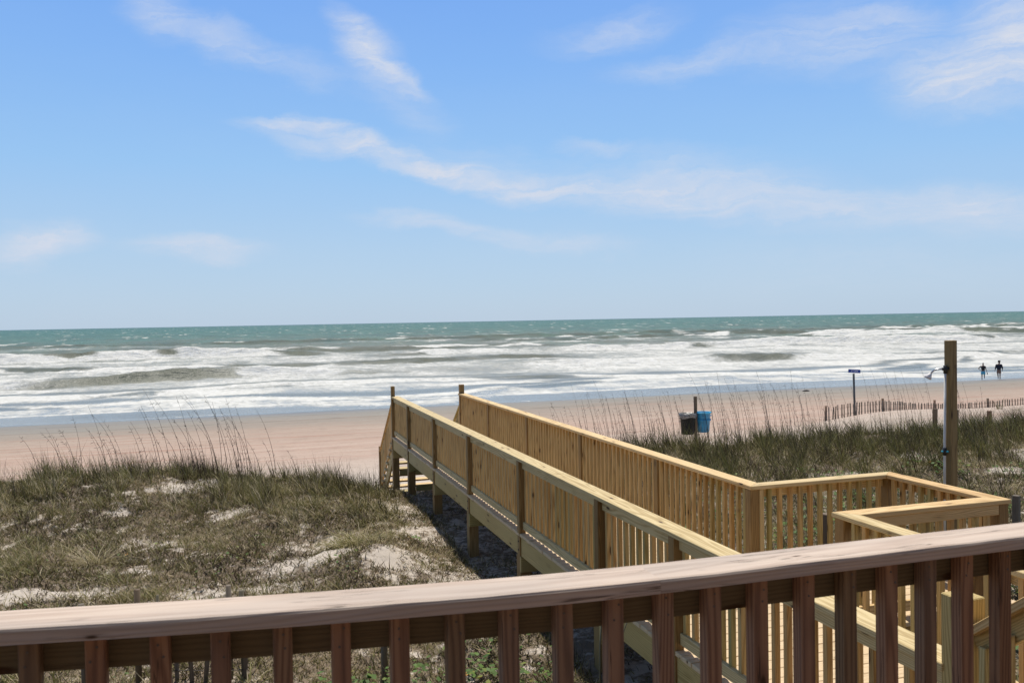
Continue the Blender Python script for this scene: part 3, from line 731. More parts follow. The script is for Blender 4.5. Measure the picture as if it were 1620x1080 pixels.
# right railing (walkway part)
mb2 = mb; 
mb = MB()
mb.prism([(RX0, 7.08), (RX1, 7.22), (RX1, 12.3), (RX0, 12.3)], ZR - .038, ZR, (0, 1, 0), .004)
mb.prism([(RX0, 12.302), (RX1, 12.302), (RX1, YE - .03), (RX0, YE - .03)], ZR - .038, ZR, (0, 1, 0), .004)
segsR = []
PR = [18.74, 16.4, 13.96, 11.5, 9.1, 7.15]
for a, b_ in zip(PR[1:], PR[:-1]):
    y0, y1 = a + .047, b_ - .047; segsR.append((y0, y1))
    mb.box(4.636, 4.674, y0, y1, ZR - .128, ZR - .041, 'y'); mb.box(4.636, 4.674, y0, y1, ZD + .045, ZD + .133, 'y')
railR = bpart(mb, 'railing', M['new_wood'])
mb2.bm.free()
for p_ in PR[:-1]:
    post(railR, 4.556, 4.664, p_ - .045, p_ + .044, ZD - .27, ZR + .2 if p_ > 18 else ZR - .041)
for y0, y1 in segsR: bal_run_y(4.597, y0, y1 + .04, railR)
# landing railings
mb = MB()
mb.prism([(RX0, 7.08), (6.10, 7.08), (6.25, 7.22), (RX1, 7.22)], ZR - .0385, ZR - .0005, (1, 0, 0), .004)
mb.box(4.69, 6.12, 7.155, 7.193, ZR - .128, ZR - .041, 'x'); mb.box(4.69, 6.12, 7.155, 7.193, ZD + .045, ZD + .133, 'x')
r2 = bpart(mb, 'railing', M['new_wood'])
post(r2, 4.545, 4.64, 7.095, 7.19, ZD - .2, ZR - .041); post(r2, 4.643, 4.69, 7.088, 7.126, ZD + .002, ZR - .041, 'new_wood')
post(r2, 6.125, 6.235, 7.10, 7.205, ZD - .2, ZR - .041)
bal_run_x(7.135, 4.72, 6.10, r2, .118)
mb = MB()
mb.prism([(6.10, 5.91), (6.25, 5.75), (6.25, 7.22), (6.10, 7.08)], ZR - .038, ZR, (0, 1, 0), .004)
mb.box(6.185, 6.223, 5.88, 7.098, ZR - .128, ZR - .041, 'y'); mb.box(6.185, 6.223, 5.88, 7.098, ZD + .045, ZD + .133, 'y')
r3 = bpart(mb, 'railing', M['new_wood'])
bal_run_y(6.146, 5.90, 7.09, r3, .12)
mb = MB()
mb.prism([(RX0, 5.91), (RX1, 5.75), (6.25, 5.75), (6.10, 5.91)], ZR - .0385, ZR - .0005, (1, 0, 0), .004)
mb.box(4.66, 6.13, 5.765, 5.803, ZR - .128, ZR - .041, 'x'); mb.box(4.66, 6.13, 5.765, 5.803, ZD + .045, ZD + .133, 'x')
r4 = bpart(mb, 'railing', M['new_wood'])
post(r4, 6.132, 6.235, 5.765, 5.875, ZD - .2, ZR - .041); post(r4, 4.556, 4.645, 5.78, 5.89, ZD - .2, ZR - .041)
bal_run_x(5.822, 4.70, 6.12, r4, .128)
mb = MB()
mb.prism([(RX0, 3.16), (4.69, 3.16), (4.69, 5.755), (RX0, 5.91)], ZR - .038, ZR, (0, 1, 0), .004)
for y0, y1 in ((4.60, 5.77), (3.25, 4.50)):
    mb.box(4.636, 4.674, y0, y1, ZR - .128, ZR - .041, 'y'); mb.box(4.636, 4.674, y0, y1, ZD + .045, ZD + .133, 'y')
r5 = bpart(mb, 'railing', M['new_wood'])
post(r5, 4.56, 4.68, 4.505, 4.595, ZD - .27, ZR - .041); post(r5, 4.56, 4.69, 3.03, 3.16, ZD - .27, ZR + .34, 'green_wood')
bal_run_y(4.597, 4.62, 5.76, r5); bal_run_y(4.597, 3.28, 4.48, r5)
# balusters: the 100 nearest ones are sub-parts, the rest one part
proto = None
mb = MB(); mb.box(-BW / 2, BW / 2, -BW / 2, BW / 2, BBOT, BTOP, 'z', .003)
proto_me = bpy.data.meshes.new('baluster'); bmesh.ops.recalc_face_normals(mb.bm, faces=mb.bm.faces); mb.bm.to_mesh(proto_me); mb.bm.free(); proto_me.materials.append(M['bal_wood'])
protos = [proto_me]
for k in range(3):
    m2 = proto_me.copy(); m2.materials[0] = M['green_wood'] if k == 1 else M['bal_wood']
    a = m2.attributes['grain']; arr = np.zeros(len(m2.vertices) * 3, np.float32); a.data.foreach_get('vector', arr)
    arr = arr.reshape(-1, 3) + rng.uniform(-.12, .12, 3) ; a.data.foreach_set('vector', arr.astype(np.float32).ravel()); protos.append(m2)
bal_jobs.sort(key=lambda j: j[0] ** 2 + j[1] ** 2)
for x, y, par in bal_jobs[:100]:
    o = bpy.data.objects.new('baluster', random.choice(protos)); C.objects.link(o)
    o.parent = par; o.matrix_parent_inverse = parent_world_inv(par); o.location = (x, y, random.uniform(-.003, .003))
mb = MB()
for x, y, par in bal_jobs[100:]:
    mb.box(x - BW / 2, x + BW / 2, y - BW / 2, y + BW / 2, BBOT, BTOP, 'z', .003)
tag(bpart(mb, 'balusters', M['bal_wood']), kind='stuff')

# beach stairs at the far end
bs = empty('beach_stairs', (3.87, YE + .1, ZD), 'wooden stairs with handrails going down from the boardwalk end to the sand', 'stairs')
RUN, DROP, NST = 1.95, 1.58, 9
for k in range(NST):
    mb = MB(); yy = YE + .02 + k * RUN / NST; zz = ZD - (k + 1) * DROP / NST
    mb.box(3.02, 4.72, yy, yy + .26, zz - .038, zz, 'x'); bpart(mb, 'tread', M['new_wood'], bs)
for xa in (3.06, 4.64):
    mb = MB(); mb.beam((xa + .02, YE + .03, ZD - .30), (xa + .02, YE + .02 + RUN, ZD - .30 - DROP), .038, .27); bpart(mb, 'stringer', M['green_wood'], bs)
    mb = MB(); y1 = YE + .02 + RUN; gz = float(ground(xa, y1))
    mb.box(xa - .03, xa + .06, y1 - .05, y1 + .04, gz - .4, -2.98, 'z', .004); bpart(mb, 'newel_post', M['post_wood'], bs)
    a = Vector((xa + .015, YE - .02, -1.76)); b_ = Vector((xa + .015, y1, -1.76 - DROP * .86))
    mb = MB(); mb.beam(a, b_, .09, .038); mb.beam(a - Vector((0, 0, .75)), b_ - Vector((0, 0, .75)), .038, .09); hr = bpart(mb, 'handrail', M['new_wood'], bs)
    for k in range(13):
        u = (k + .6) / 13.5; p = a.lerp(b_, u); mb = MB(); mb.box(p.x - .018, p.x + .018, p.y - .018, p.y + .018, p.z - .80, p.z - .02, 'z'); bpart(mb, 'baluster', M['new_wood'], bs)

# stairs from the walkway up to the raised deck
ds = empty('deck_stairs', (3.87, 3.1, ZD), 'wooden stairs with big square newel rising from the walkway toward the raised deck', 'stairs')
NS = 5; RISE = .87
for k in range(NS - 1):
    mb = MB(); yy = 3.10 - (k + 1) * .28; zz = ZD + (k + 1) * RISE / NS
    mb.box(3.13, 4.60, yy, yy + .275, zz - .038, zz, 'x'); bpart(mb, 'tread', M['new_wood'], ds)
for xa in (3.09, 4.605):
    mb = MB(); mb.beam((xa, 3.08, ZD - .02), (xa, 1.99, ZD - .02 + RISE), .038, .27); bpart(mb, 'stringer', M['green_wood'], ds)
    a = Vector((xa + .02, 3.03, -1.50)); b_ = Vector((xa + .02, 2.02, -1.50 + .79))
    mb = MB(); mb.beam(a + Vector((0, 0, .075)), b_ + Vector((0, 0, .075)), .14, .036); bpart(mb, 'handrail', M['new_wood'], ds)
    mb = MB(); mb.beam(a, b_, .038, .11); bpart(mb, 'side_rail', M['green_wood'], ds)
    for k in range(8):
        p = a.lerp(b_, (k + .5) / 8); mb = MB(); mb.box(p.x - .057, p.x - .021, p.y - .018, p.y + .018, p.z - .86, p.z - .02, 'z'); bpart(mb, 'baluster', M['new_wood'], ds)
mb = MB(); x0, y0, s_ = 3.03, 3.045, .13
pts = [(x0, y0), (x0 + s_, y0), (x0 + s_, y0 + s_), (x0, y0 + s_)]
mb.box(x0, x0 + s_, y0, y0 + s_, ZD - .6, -1.285, 'z', .005); bpart(mb, 'newel_post', M['green_wood'], ds)

# ------------------------------------------------------------------ foreground deck railing
dr = empty('deck_railing', (.8, 1.9, -1.65), 'weathered pinkish grey deck railing close by in the foreground', 'railing')
bx = [-1.2, -.53, -.254, 0, .27, .69, .9, 1.1, 1.6, 2.1, 3.05]; by_f = [2.07, 2.02, 1.963, 1.925, 1.888, 1.842, 1.836, 1.834, 1.836, 1.836, 1.836]
def yf(x): return float(np.interp(x, bx, by_f))
def ys_(x): return sum(yf(x + d) for d in (-.15, -.07, 0, .07, .15)) / 5
def strip(mb, xs_, o0, o1, z0, z1, rad=.0, wav=0.):
    """board following the gently bowed rail line; o0..o1 = offset behind the front edge"""
    prof = [(o0, z0), (o0, z1 - rad), (o0 + rad * .35, z1 - rad * .3), (o0 + rad * 1.1, z1), (o1 - rad, z1), (o1, z1 - rad), (o1, z0)] if rad else [(o0, z0), (o0, z1), (o1, z1), (o1, z0)]
    off = Vector((random.uniform(0, 50), random.uniform(-.1, .1), random.uniform(.05, .2)))
    rings = []
    for x in xs_:
        w = wav * (vn(x * 3.1, 0, 3) - .5) + wav * .5 * (vn(x * 11., 0, 4) - .5)
        ring = []
        for i, (o, z) in enumerate(prof):
            v = mb.bm.verts.new((x, ys_(x) + o + (w if rad and i in (1, 2, 3) else 0), z - (abs(w) * .6 if rad and i in (2, 3) else 0)))
            v[mb.g] = Vector((x, o, z)) + off; ring.append(v)
        rings.append(ring)
    n = len(prof)
    for a, b_ in zip(rings[:-1], rings[1:]):
        for i in range(n):
            f = mb.bm.faces.new((a[i], a[(i + 1) % n], b_[(i + 1) % n], b_[i]))
    mb.bm.faces.new(rings[0]); mb.bm.faces.new(rings[-1][::-1])
def dpart(mb, name, mat):
    o = mb.build(name, mat); o.parent = dr; o.matrix_parent_inverse = parent_world_inv(dr); return o
ZC = -.62
for xa_, xb_, dz_, dy_ in ((-1.2, .9293, 0, 0), (.9303, 3.06, -.0008, .0012)):
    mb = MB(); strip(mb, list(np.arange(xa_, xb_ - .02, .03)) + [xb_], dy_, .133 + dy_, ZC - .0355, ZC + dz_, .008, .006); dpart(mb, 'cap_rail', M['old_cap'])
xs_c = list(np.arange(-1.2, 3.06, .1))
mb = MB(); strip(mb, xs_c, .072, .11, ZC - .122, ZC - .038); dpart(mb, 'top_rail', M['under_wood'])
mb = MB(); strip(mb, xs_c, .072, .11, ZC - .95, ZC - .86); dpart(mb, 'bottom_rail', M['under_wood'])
mb = MB()
for k in range(12): mb.box(-1.2, 3.1, -.05 + k * .165, .105 + k * .165, -1.69, -1.652, 'x')
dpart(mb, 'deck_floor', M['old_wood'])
bxs = [-.418, -.301, -.182, -.064, .06, .183, .308, .436, .564, .696, .824, .956, 1.086, 1.218, 1.358, 1.488, 1.619, 1.744, 1.871, 2.002]
step = .128
allx = [-.418 - step * k for k in range(5, 0, -1)] + bxs + [2.002 + step * k for k in range(1, 9)]
for x in allx:
    yb = ys_(x) + .070; xx = x * yb_s if False else x * (yb - .042) / 1.86
    yb = ys_(xx) + .070
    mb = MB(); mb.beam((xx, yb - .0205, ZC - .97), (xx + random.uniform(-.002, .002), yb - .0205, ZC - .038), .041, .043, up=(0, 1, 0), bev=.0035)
    b1 = dpart(mb, 'baluster', M['old_wood'])
    for q in range(2):
        mb = MB(); zz = ZC - .062 - q * .034 + random.uniform(-.006, .006); px_ = xx + random.uniform(-.009, .009)
        mb.tube([(px_, yb - .0400, zz), (px_, yb - .0432, zz)], .0028, 8)
        sc_ = mb.build('screw', M['screw']); sc_.parent = b1; sc_.matrix_parent_inverse = parent_world_inv(b1)
for x in (-1.1, 3.0):
    mb = MB(); mb.box(x - .045, x + .045, ys_(x) + .02, ys_(x) + .068 + .04, -3.6, ZC - .04, 'z'); dpart(mb, 'post', M['old_wood'])

# ------------------------------------------------------------------ unseen house added behind the viewer to block sky light
t = NT('clapboard_siding'); P = t.n('ShaderNodeNewGeometry').outputs['Position']
zz_ = t.math('FRACT', t.math('MULTIPLY', t.n('ShaderNodeSeparateXYZ', ins={0: P}).outputs[2], 6.))
c_ = t.mix(t.noise(P, 3., 4), (.17, .14, .115), (.21, .175, .145)); M['siding'] = t.out(t.bsdf(c_, .8, zz_, .8, .02, .2).outputs[0])  # dark siding keeps sun bounce off the added house low
M['glass'] = plain('dark_window_glass', (.03, .035, .04), .08); M['trim'] = plain('window_trim', (.5, .48, .44), .5); M['shingle'] = plain('grey_shingles', (.09, .085, .08), .9, sc=30)
hs = empty('added_shade_house', (1, -3.2, -3.4), 'unseen brown clapboard house added to shade the deck railing from behind', 'house')
def hp(mb, name, mat, par=None):
    pr = par or hs; o = mb.build(name, mat); o.parent = pr; o.matrix_parent_inverse = parent_world_inv(pr); return o
mb = MB(); mb.box(-9, 11, -11.0, -3.2, -3.9, 3.6, 'x', 0); wl_ = hp(mb, 'shade_wall', M['siding'])  # added out of view, keeps sky light off the railing's near faces
mb = MB(); mb.poly([(-9.6, -11.6, 3.5), (11.6, -11.6, 3.5), (11.6, -2.4, 3.5), (-9.6, -2.4, 3.5), (-9.6, -7.1, 6.2), (11.6, -7.1, 6.2)], [(0, 3, 2, 1), (3, 4, 5, 2), (0, 1, 5, 4), (0, 4, 3), (1, 2, 5)], (1, 0, 0)); hp(mb, 'roof', M['shingle'])
for xa, xb, za, zb in ((-6.5, -4.9, -.6, .8), (-1.2, 1.4, -1.62, .6), (4.6, 6.4, -.6, .8)):
    mb = MB(); mb.box(xa, xb, -3.196, -3.15, za, zb, 'x', .004); fr = hp(mb, 'window', M['trim'])
    mb = MB(); mb.box(xa + .08, xb - .08, -3.148, -3.143, za + .08, zb - .08, 'x', 0); hp(mb, 'pane', M['glass'], fr)

# ------------------------------------------------------------------ shower
HX, HY = 7.93, 8.13
gz = float(ground(HX, HY))
sh = empty('outdoor_shower', (HX, HY, gz), 'tall brown wooden post with white pipe and shower head beside the landing', 'shower')
def sub(parent):
    def f(mb, name, mat, par=None):
        pr = par or parent
        o = mb.build(name, mat); o.parent = pr; o.matrix_parent_inverse = parent_world_inv(pr); return o
    return f
sp_ = sub(sh)
mb = MB(); mb.box(HX - .05, HX + .05, HY - .05, HY + .05, gz - .5, -.328, 'z', .006); sp_(mb, 'post', M['post_wood'])
qx, qy = HX - .080, HY + .0
def at_(dx, dy, z): return (qx + dx, qy + dy, z)
mb = MB(); mb.tube([at_(-.012, .015, gz + .1), at_(-.006, .010, -1.6), at_(0, 0, -.70)], .0145, 12); sp_(mb, 'pipe', M['pvc'])
mb = MB(); mb.tube([at_(0, 0, -.715), at_(0, 0, -.62)], .021, 12); mb.tube([at_(.035, -.02, -.655), at_(-.03, .015, -.665)], .019, 10); sp_(mb, 'elbow', M['black'])
u_ = Vector((-.82, .57, 0))
def am(r, z): return Vector((qx, qy, 0)) + u_ * r + Vector((0, 0, z))
mb = MB(); mb.tube([am(0, -.66), am(.045, -.661), am(.09, -.665), am(.12, -.678), am(.142, -.698), am(.156, -.718)], .0095, 10); sp_(mb, 'shower_arm', M['chrome'])
mb = MB(); pr = [am(.155, -.714), am(.166, -.732), am(.182, -.757), am(.190, -.772)]
mb.tube(pr, [.016, .024, .042, .044], 20); hd = sp_(mb, 'shower_head', M['headwhite'])
mb = MB(); mb.tube([pr[-1], pr[-1] + (pr[-1] - pr[-2]).normalized() * .004], .036, 18); sp_(mb, 'spray_face', M['bag'], hd)
mb = MB(); mb.tube([at_(-.006, .01, -1.68), at_(-.006, .01, -1.59)], .022, 12); vv = sp_(mb, 'valve', M['black'])
mb = MB(); mb.beam(at_(-.036, .03, -1.635), at_(.026, -.018, -1.635), .026, .018); sp_(mb, 'valve_handle', M['teal'], vv)

# ------------------------------------------------------------------ bins on a post
def gpos(x, y): return (x, y, float(ground(x, y)))
BX, BY = 14.9, 26.6
gz = float(ground(BX, BY))
BR = .30
bp = empty('wooden_post', (BX, BY, gz), 'thin grey wooden post standing between the black bin and the blue bin', 'post')
f_ = sub(bp); mb = MB(); mb.box(BX - .05, BX + .04, BY - .045, BY + .045, gz - .4, gz + 1.5 + BR, 'z', .006); f_(mb, 'shaft', M['grey_wood'])
mb = MB()
for k in range(4): mb.box(BX - .005, BX + .03, BY - .052, BY - .047, gz + BR + 1.02 + k * .11, gz + BR + 1.08 + k * .11, 'z', .0)
f_(mb, 'number_strip', M['bag_tan'])
def bin_(x, y, z, mat, rimmat, lab, bag):
    b = empty('trash_bin', (x, y, z), lab, 'bin'); f_ = sub(b)
    mb = MB(); mb.lathe([(.20, 0), (.215, .02), (.262, .66), (.27, .67)], 28, (x, y, z)); f_(mb, 'barrel', M[mat])
    mb = MB(); mb.lathe([(.262, .655), (.292, .66), (.295, .70), (.27, .705), (.255, .70), (.255, .66)], 28, (x, y, z), False); f_(mb, 'rim', M[rimmat])
    mb = MB()
    for s_ in (-1, 1):
        a = [(x + s_ * .262, y - .06, z + .56), (x + s_ * .31, y - .05, z + .57), (x + s_ * .31, y + .05, z + .57), (x + s_ * .262, y + .06, z + .56)]
        mb.tube(a, .013, 6)
    f_(mb, 'handle', M[mat])
    if bag:
        mb = MB(); pr = [(.255, .68), (.285, .73), (.305, .71), (.302, .66), (.290, .61), (.282, .585), (.276, .575)]
        mb.lathe(pr, 40, (x, y, z), False)
        for v in mb.bm.verts:
            r = Vector((v.co.x - x, v.co.y - y)); a = math.atan2(r.y, r.x); k = 1 + .035 * math.sin(a * 7 + v.co.z * 30) + .02 * math.sin(a * 17)
            v.co.x = x + r.x * k; v.co.y = y + r.y * k; v.co.z += .03 * math.sin(a * 3) * (v.co.z < z + .68)
        f_(mb, 'bin_liner', M['bag'])
    else:
        mb = MB(); pr = [(.262, .40), (.275, .41), (.278, .45), (.262, .46)]; mb.lathe(pr, 28, (x, y, z), False); f_(mb, 'band', M['bin_blue'])
dirx = Vector((.955, -.297))
bin_(BX - .30 * .955 - .03, BY + .09 - .09, gz + .20 + BR, 'bin_black', 'bin_black', 'black trash bin with a pale plastic liner folded over its rim', True)
bin_(BX + .31 * .955, BY - .09 + .12, gz + .24 + BR, 'bin_blue', 'bin_rim', 'bright blue recycling bin hanging right of the thin post', False)

# ------------------------------------------------------------------ sign
SX, SY = 24.6, 30.4; gz = float(ground(SX, SY))
sg = empty('address_sign', (SX, SY, gz), 'small blue number sign on a tall thin dark metal post on the beach', 'sign'); f_ = sub(sg)
mb = MB(); mb.tube([(SX, SY, gz - .4), (SX - .06, SY, -2.50)], .045, 10); f_(mb, 'post', M['sign_post'])
rz = math.atan2(-.20, 1.0) - .28
ux = Vector((math.cos(rz), math.sin(rz), -.06)).normalized(); c0 = Vector((SX - .06, SY - .05, -2.40))
mb = MB(); mb.beam(c0 - ux * .245, c0 + ux * .245, .02, .15); pl = f_(mb, 'sign_plate', M['sign_blue'])
cu = bpy.data.curves.new('t', 'FONT'); cu.body = '27284'; cu.size = .12; cu.align_x = 'CENTER'; cu.align_y = 'CENTER'; cu.extrude = .002
to = bpy.data.objects.new('t', cu); C.objects.link(to); bpy.context.view_layer.update()
dg = bpy.context.evaluated_depsgraph_get(); tm = bpy.data.meshes.new_from_object(to.evaluated_get(dg)); bpy.data.objects.remove(to)
up = Vector((0, 0, 1)); up = (up - ux * up.dot(ux)).normalized(); nf = ux.cross(up)
mt = Matrix(((ux.x, up.x, nf.x, 0), (ux.y, up.y, nf.y, 0), (ux.z, up.z, nf.z, 0), (0, 0, 0, 1))); mt.translation = c0 + nf * .014
tm.transform(mt); lt_ = link('lettering', tm, M['sign_white'], pl); lt_.matrix_parent_inverse = parent_world_inv(pl)

# ------------------------------------------------------------------ slat fences
def slat_fence(lab, pts, slat_h, spacing, posts, mat, w=.04, rng_=None, jitter=.02, wires=(.25, .75), name='slat_fence', maxn=100, postmat='stub_wood', post_r=.07, tilt=.04):
    """pts = plan polyline with visible height above ground"""
    L = [0]; 
    for a, b_ in zip(pts[:-1], pts[1:]): L.append(L[-1] + math.dist(a[:2], b_[:2]))
    root = empty(name, (pts[0][0], pts[0][1], float(ground(*pts[0][:2]))), lab, 'fence'); f_ = sub(root)
    def at(s):
        x = float(np.interp(s, L, [p[0] for p in pts])); y = float(np.interp(s, L, [p[1] for p in pts])); h = float(np.interp(s, L, [p[2] for p in pts]))
        return x, y, h
    n = int(L[-1] / spacing); wl = [[], []]
    d0 = Vector((pts[-1][0] - pts[0][0], pts[-1][1] - pts[0][1], 0)).normalized()
    mbr = MB(); cnt = 0
    for k in range(n + 1):
        x, y, h = at(k * spacing + random.uniform(-jitter, jitter)); g = float(ground(x, y))
        if rng_ and not (rng_[0] < k * spacing < rng_[1]): continue
        m_ = MB() if k < maxn else mbr
        top = g + h * random.uniform(.93, 1.05)
        m_.beam((x, y, g - .15), (x + random.gauss(0, tilt) * h, y + random.gauss(0, tilt) * h, top), w * random.uniform(.8, 1.1), .012, up=(d0.y, -d0.x, 0) if False else (-d0.y, d0.x, 0), bev=0)
        if k < maxn: f_(m_, 'slat', M[mat])
        else: cnt += 1
        for i, q in enumerate(wires): wl[i].append((x, y - .012, g + h * q))
    if cnt: tag(f_(mbr, 'slats', M[mat]), kind='stuff')
    else: mbr.bm.free()
    for w_ in wl:
        m_ = MB(); m_.tube(w_, .004, 4); f_(m_, 'wire', M['wire'])
    for s_, ht, r in posts:
        x, y, h = at(s_); g = float(ground(x, y)); m_ = MB()
        m_.tube([(x, y + .06, g - .3), (x + random.uniform(-.02, .02), y + .06, g + ht)], [r, r * .95], 10); f_(m_, 'post', M[postmat])
    return root
fp = []
for px, Y, h in ((1306, 28.6, .52), (1345, 28.4, .50), (1398, 28.2, .46), (1440, 28.6, .38), (1497, 29.0, .30), (1540, 29.0, .32), (1582, 28.9, .34), (1650, 28.6, .36), (1720, 28.2, .4)):
    fp.append((rayxy(px, Y), Y, h))
tot = sum(math.dist(a[:2], b_[:2]) for a, b_ in zip(fp[:-1], fp[1:]))
slat_fence('half buried brown slat sand fence running along the back of the beach on the right', fp, .5, .125, [(0.02, .58, .05), (2.45, .54, .05), (5.7, .46, .05), (8.6, .44, .05), (11.3, .5, .05)], 'slat_wood', w=.045)
# old fence near the deck
of = [(-3.2, 8.72, .42), (-.6, 8.70, .42), (1.3, 8.45, .40)]
slat_fence('old grey slat fence with thin posts on the near side of the left dune', [(p[0], p[1] - .1, p[2]) for p in of], .4, .115,
           [(1.72, .86, .028), (2.17, .88, .03), (2.35, .80, .014), (2.99, .90, .028), (3.12, .84, .026), (4.45, .86, .034)], 'grey_wood', w=.04, postmat='grey_wood', tilt=.10, rng_=(2.25, 3.15))
# stubs in the white sand mound
STG = 'stub posts in the white sand'
for px, Y, h, lab in ((1478, 24.6, .60, 'reddish stub post in the white sand just left of the shower post'),
                      (1511.5, 24.4, .58, 'reddish stub post partly hidden by the shower post'),
                      (1564, 24.0, .62, 'reddish stub post in the white sand right of the shower post')):
    x, y, g = gpos(rayxy(px, Y), Y); m_ = MB(); m_.box(-.065, .065, -.065, .065, -.4, h, 'z', .01)
    o = m_.build('stub_post', M['stub_wood']); o.location = (x, y, g); o.rotation_euler = (.02, .01, .3); tag(o, lab, 'post', STG)
for px, Y, top, w_, lab in ((1302, 8.83, -2.42, .05, 'weathered grey post behind the landing balusters'), (1606, 9.6, -2.64, .045, 'weathered grey post just beyond the right corner of the landing')):
    x, y, g = gpos(rayxy(px, Y), Y); m_ = MB(); m_.box(-w_, w_, -w_, w_, -.3, top - g, 'z', .008)
    o = m_.build('grey_post', M['grey_wood']); o.location = (x, y, g); o.rotation_euler = (0, .02, .4); tag(o, lab, 'post')
m_ = MB(); m_.tube([(-.52, 6.75, -3.2), (-.33, 6.9, -3.02), (-.16, 7.0, -2.86)], .011, 6)
tag(m_.build('white_stick', M['pvc']), 'thin white stick leaning in front of the old grey slat fence', 'stick')
# dead vine in front of the left railing
m_ = MB()
for pts_ in ([(2.72, 6.5, -3.1), (2.75, 6.55, -2.7), (2.80, 6.6, -2.42), (2.86, 6.62, -2.28), (2.90, 6.6, -2.17), (2.91, 6.55, -2.02)],
             [(2.78, 6.3, -3.1), (2.82, 6.3, -2.6), (2.88, 6.28, -2.42), (2.93, 6.2, -2.33), (2.96, 6.1, -2.29)],
             [(2.86, 6.62, -2.28), (2.90, 6.5, -2.2), (2.93, 6.4, -2.08)]):
    m_.tube([Vector(p) + Vector((0, 0, random.uniform(-.01, .01))) for p in pts_], [.007, .006, .005, .004, .003, .002][:len(pts_)], 6)
tag(m_.build('dead_vine', M['slat_wood']), 'thin bare twig curling up in front of the left boardwalk railing', 'twig')
# wrack
m_ = MB()
for k in range(9):
    a = random.uniform(0, 6.28); x, y = 43.8 + random.gauss(0, .08), 60 + random.gauss(0, .06); g = float(ground(x, y))
    m_.tube([(x, y, g), (x + .15 * math.cos(a), y + .1 * math.sin(a), g + random.uniform(.05, .1)), (x + .3 * math.cos(a), y + .2 * math.sin(a), g + .02)], [.03, .05, .02], 6)
tag(m_.build('seaweed', M['weed']), 'small dark lump of seaweed on the wet sand between the bins and the sign', 'seaweed')

# ------------------------------------------------------------------ people
def skin_mesh(name, joints, bones, mat, sub_=2, root=0):
    me = bpy.data.meshes.new(name)
    me.from_pydata([j[:3] for j in joints], bones, [])
    o = bpy.data.objects.new(name, me); C.objects.link(o)
    md = o.modifiers.new('s', 'SKIN'); md.use_smooth_shade = True
    sv = me.skin_vertices[0].data
    for i, j in enumerate(joints):
        sv[i].radius = (j[3], j[4] if len(j) > 4 else j[3]); sv[i].use_root = (i == root)
    ss = o.modifiers.new('u', 'SUBSURF'); ss.levels = sub_; ss.render_levels = sub_
    bpy.context.view_layer.update()
    dg = bpy.context.evaluated_depsgraph_get(); m2 = bpy.data.meshes.new_from_object(o.evaluated_get(dg))
    bpy.data.objects.remove(o)
    for p in m2.polygons: p.use_smooth = True
    m2.materials.clear()
    return link(name, m2, mat)
def person(label, loc, rz, Hh, pose):
    """local frame: +Y = facing direction, X = right"""
    k = Hh / 1.75
    root = empty('person', loc, label, 'person', rz=rz)
    J = pose['J']; j = [(a[0] * k, a[1] * k, a[2] * k, a[3] * k, (a[4] if len(a) > 4 else a[3]) * k) for a in J]
    body = skin_mesh('body', j, pose['B'], M[pose['skin']]); body.parent = root
    for nm, jj, bb, mt_ in pose['C']:
        c = skin_mesh(nm, [(a[0] * k, a[1] * k, a[2] * k, a[3] * k, (a[4] if len(a) > 4 else a[3]) * k) for a in jj], bb, M[mt_]); c.parent = root
    return root
def hand(base, d, n0, s=1):
    """five short finger chains appended at joint n0"""
    J, B = [], []; b0 = Vector(base); d = Vector(d).normalized(); side = d.cross(Vector((0, 1, 0))).normalized() if abs(d.y) < .9 else Vector((1, 0, 0))
    for q, (o, L) in enumerate(((-.03, .07), (-.01, .085), (.01, .08), (.028, .065))):
        p1 = b0 + side * 0 + Vector((0, o, 0)) + d * .05; p2 = p1 + d * L + Vector((0, .01, 0))
        i = n0[1] + len(J); J += [(*p1, .010), (*p2, .007)]; B += [(n0[0], i), (i, i + 1)]
    p1 = b0 + Vector((0, .04, 0)) + d * .02; i = n0[1] + len(J); J += [(*p1, .011), (*(p1 + Vector((0, .03, 0)) + d * .03), .009)]; B += [(n0[0], i), (i, i + 1)]
    return J, B
def walker(armL, armR, stride, leanx=0.):
    """armX = (shoulder, elbow, wrist); stride = (left foot y, right foot y)"""
    J = [(0, 0, .95, .135, .10), (0, 0, 1.15, .125, .095), (0, .0, 1.36, .155, .10), (0, .0, 1.46, .06), (leanx, .02, 1.53, .055), (leanx, .03, 1.62, .078, .092), (leanx, .03, 1.70, .07, .082)]
    B = [(0, 1), (1, 2), (2, 3), (3, 4), (4, 5), (5, 6)]
    for sd, arm in ((-1, armL), (1, armR)):
        n = len(J); J += [(*arm[0], .055), (*arm[1], .040), (*arm[2], .026)]; B += [(2, n), (n, n + 1), (n + 1, n + 2)]
        d = Vector(arm[2]) - Vector(arm[1]); p = Vector(arm[2]) + d.normalized() * .05
        J.append((*p, .03, .022)); B.append((n + 2, n + 3))
        hj, hb = hand(p, d, (n + 3, len(J))); J += hj; B += hb
    for sd, (ky, kz, fy, fz) in ((-1, stride[0]), (1, stride[1])):
        n = len(J); J += [(sd * .09, 0, .88, .095), (sd * .10, ky, kz, .06), (sd * .10, fy, fz + .09, .038), (sd * .11, fy + .13, fz + .03, .032, .025)]
        B += [(0, n), (n, n + 1), (n + 1, n + 2), (n + 2, n + 3)]
    return J, B
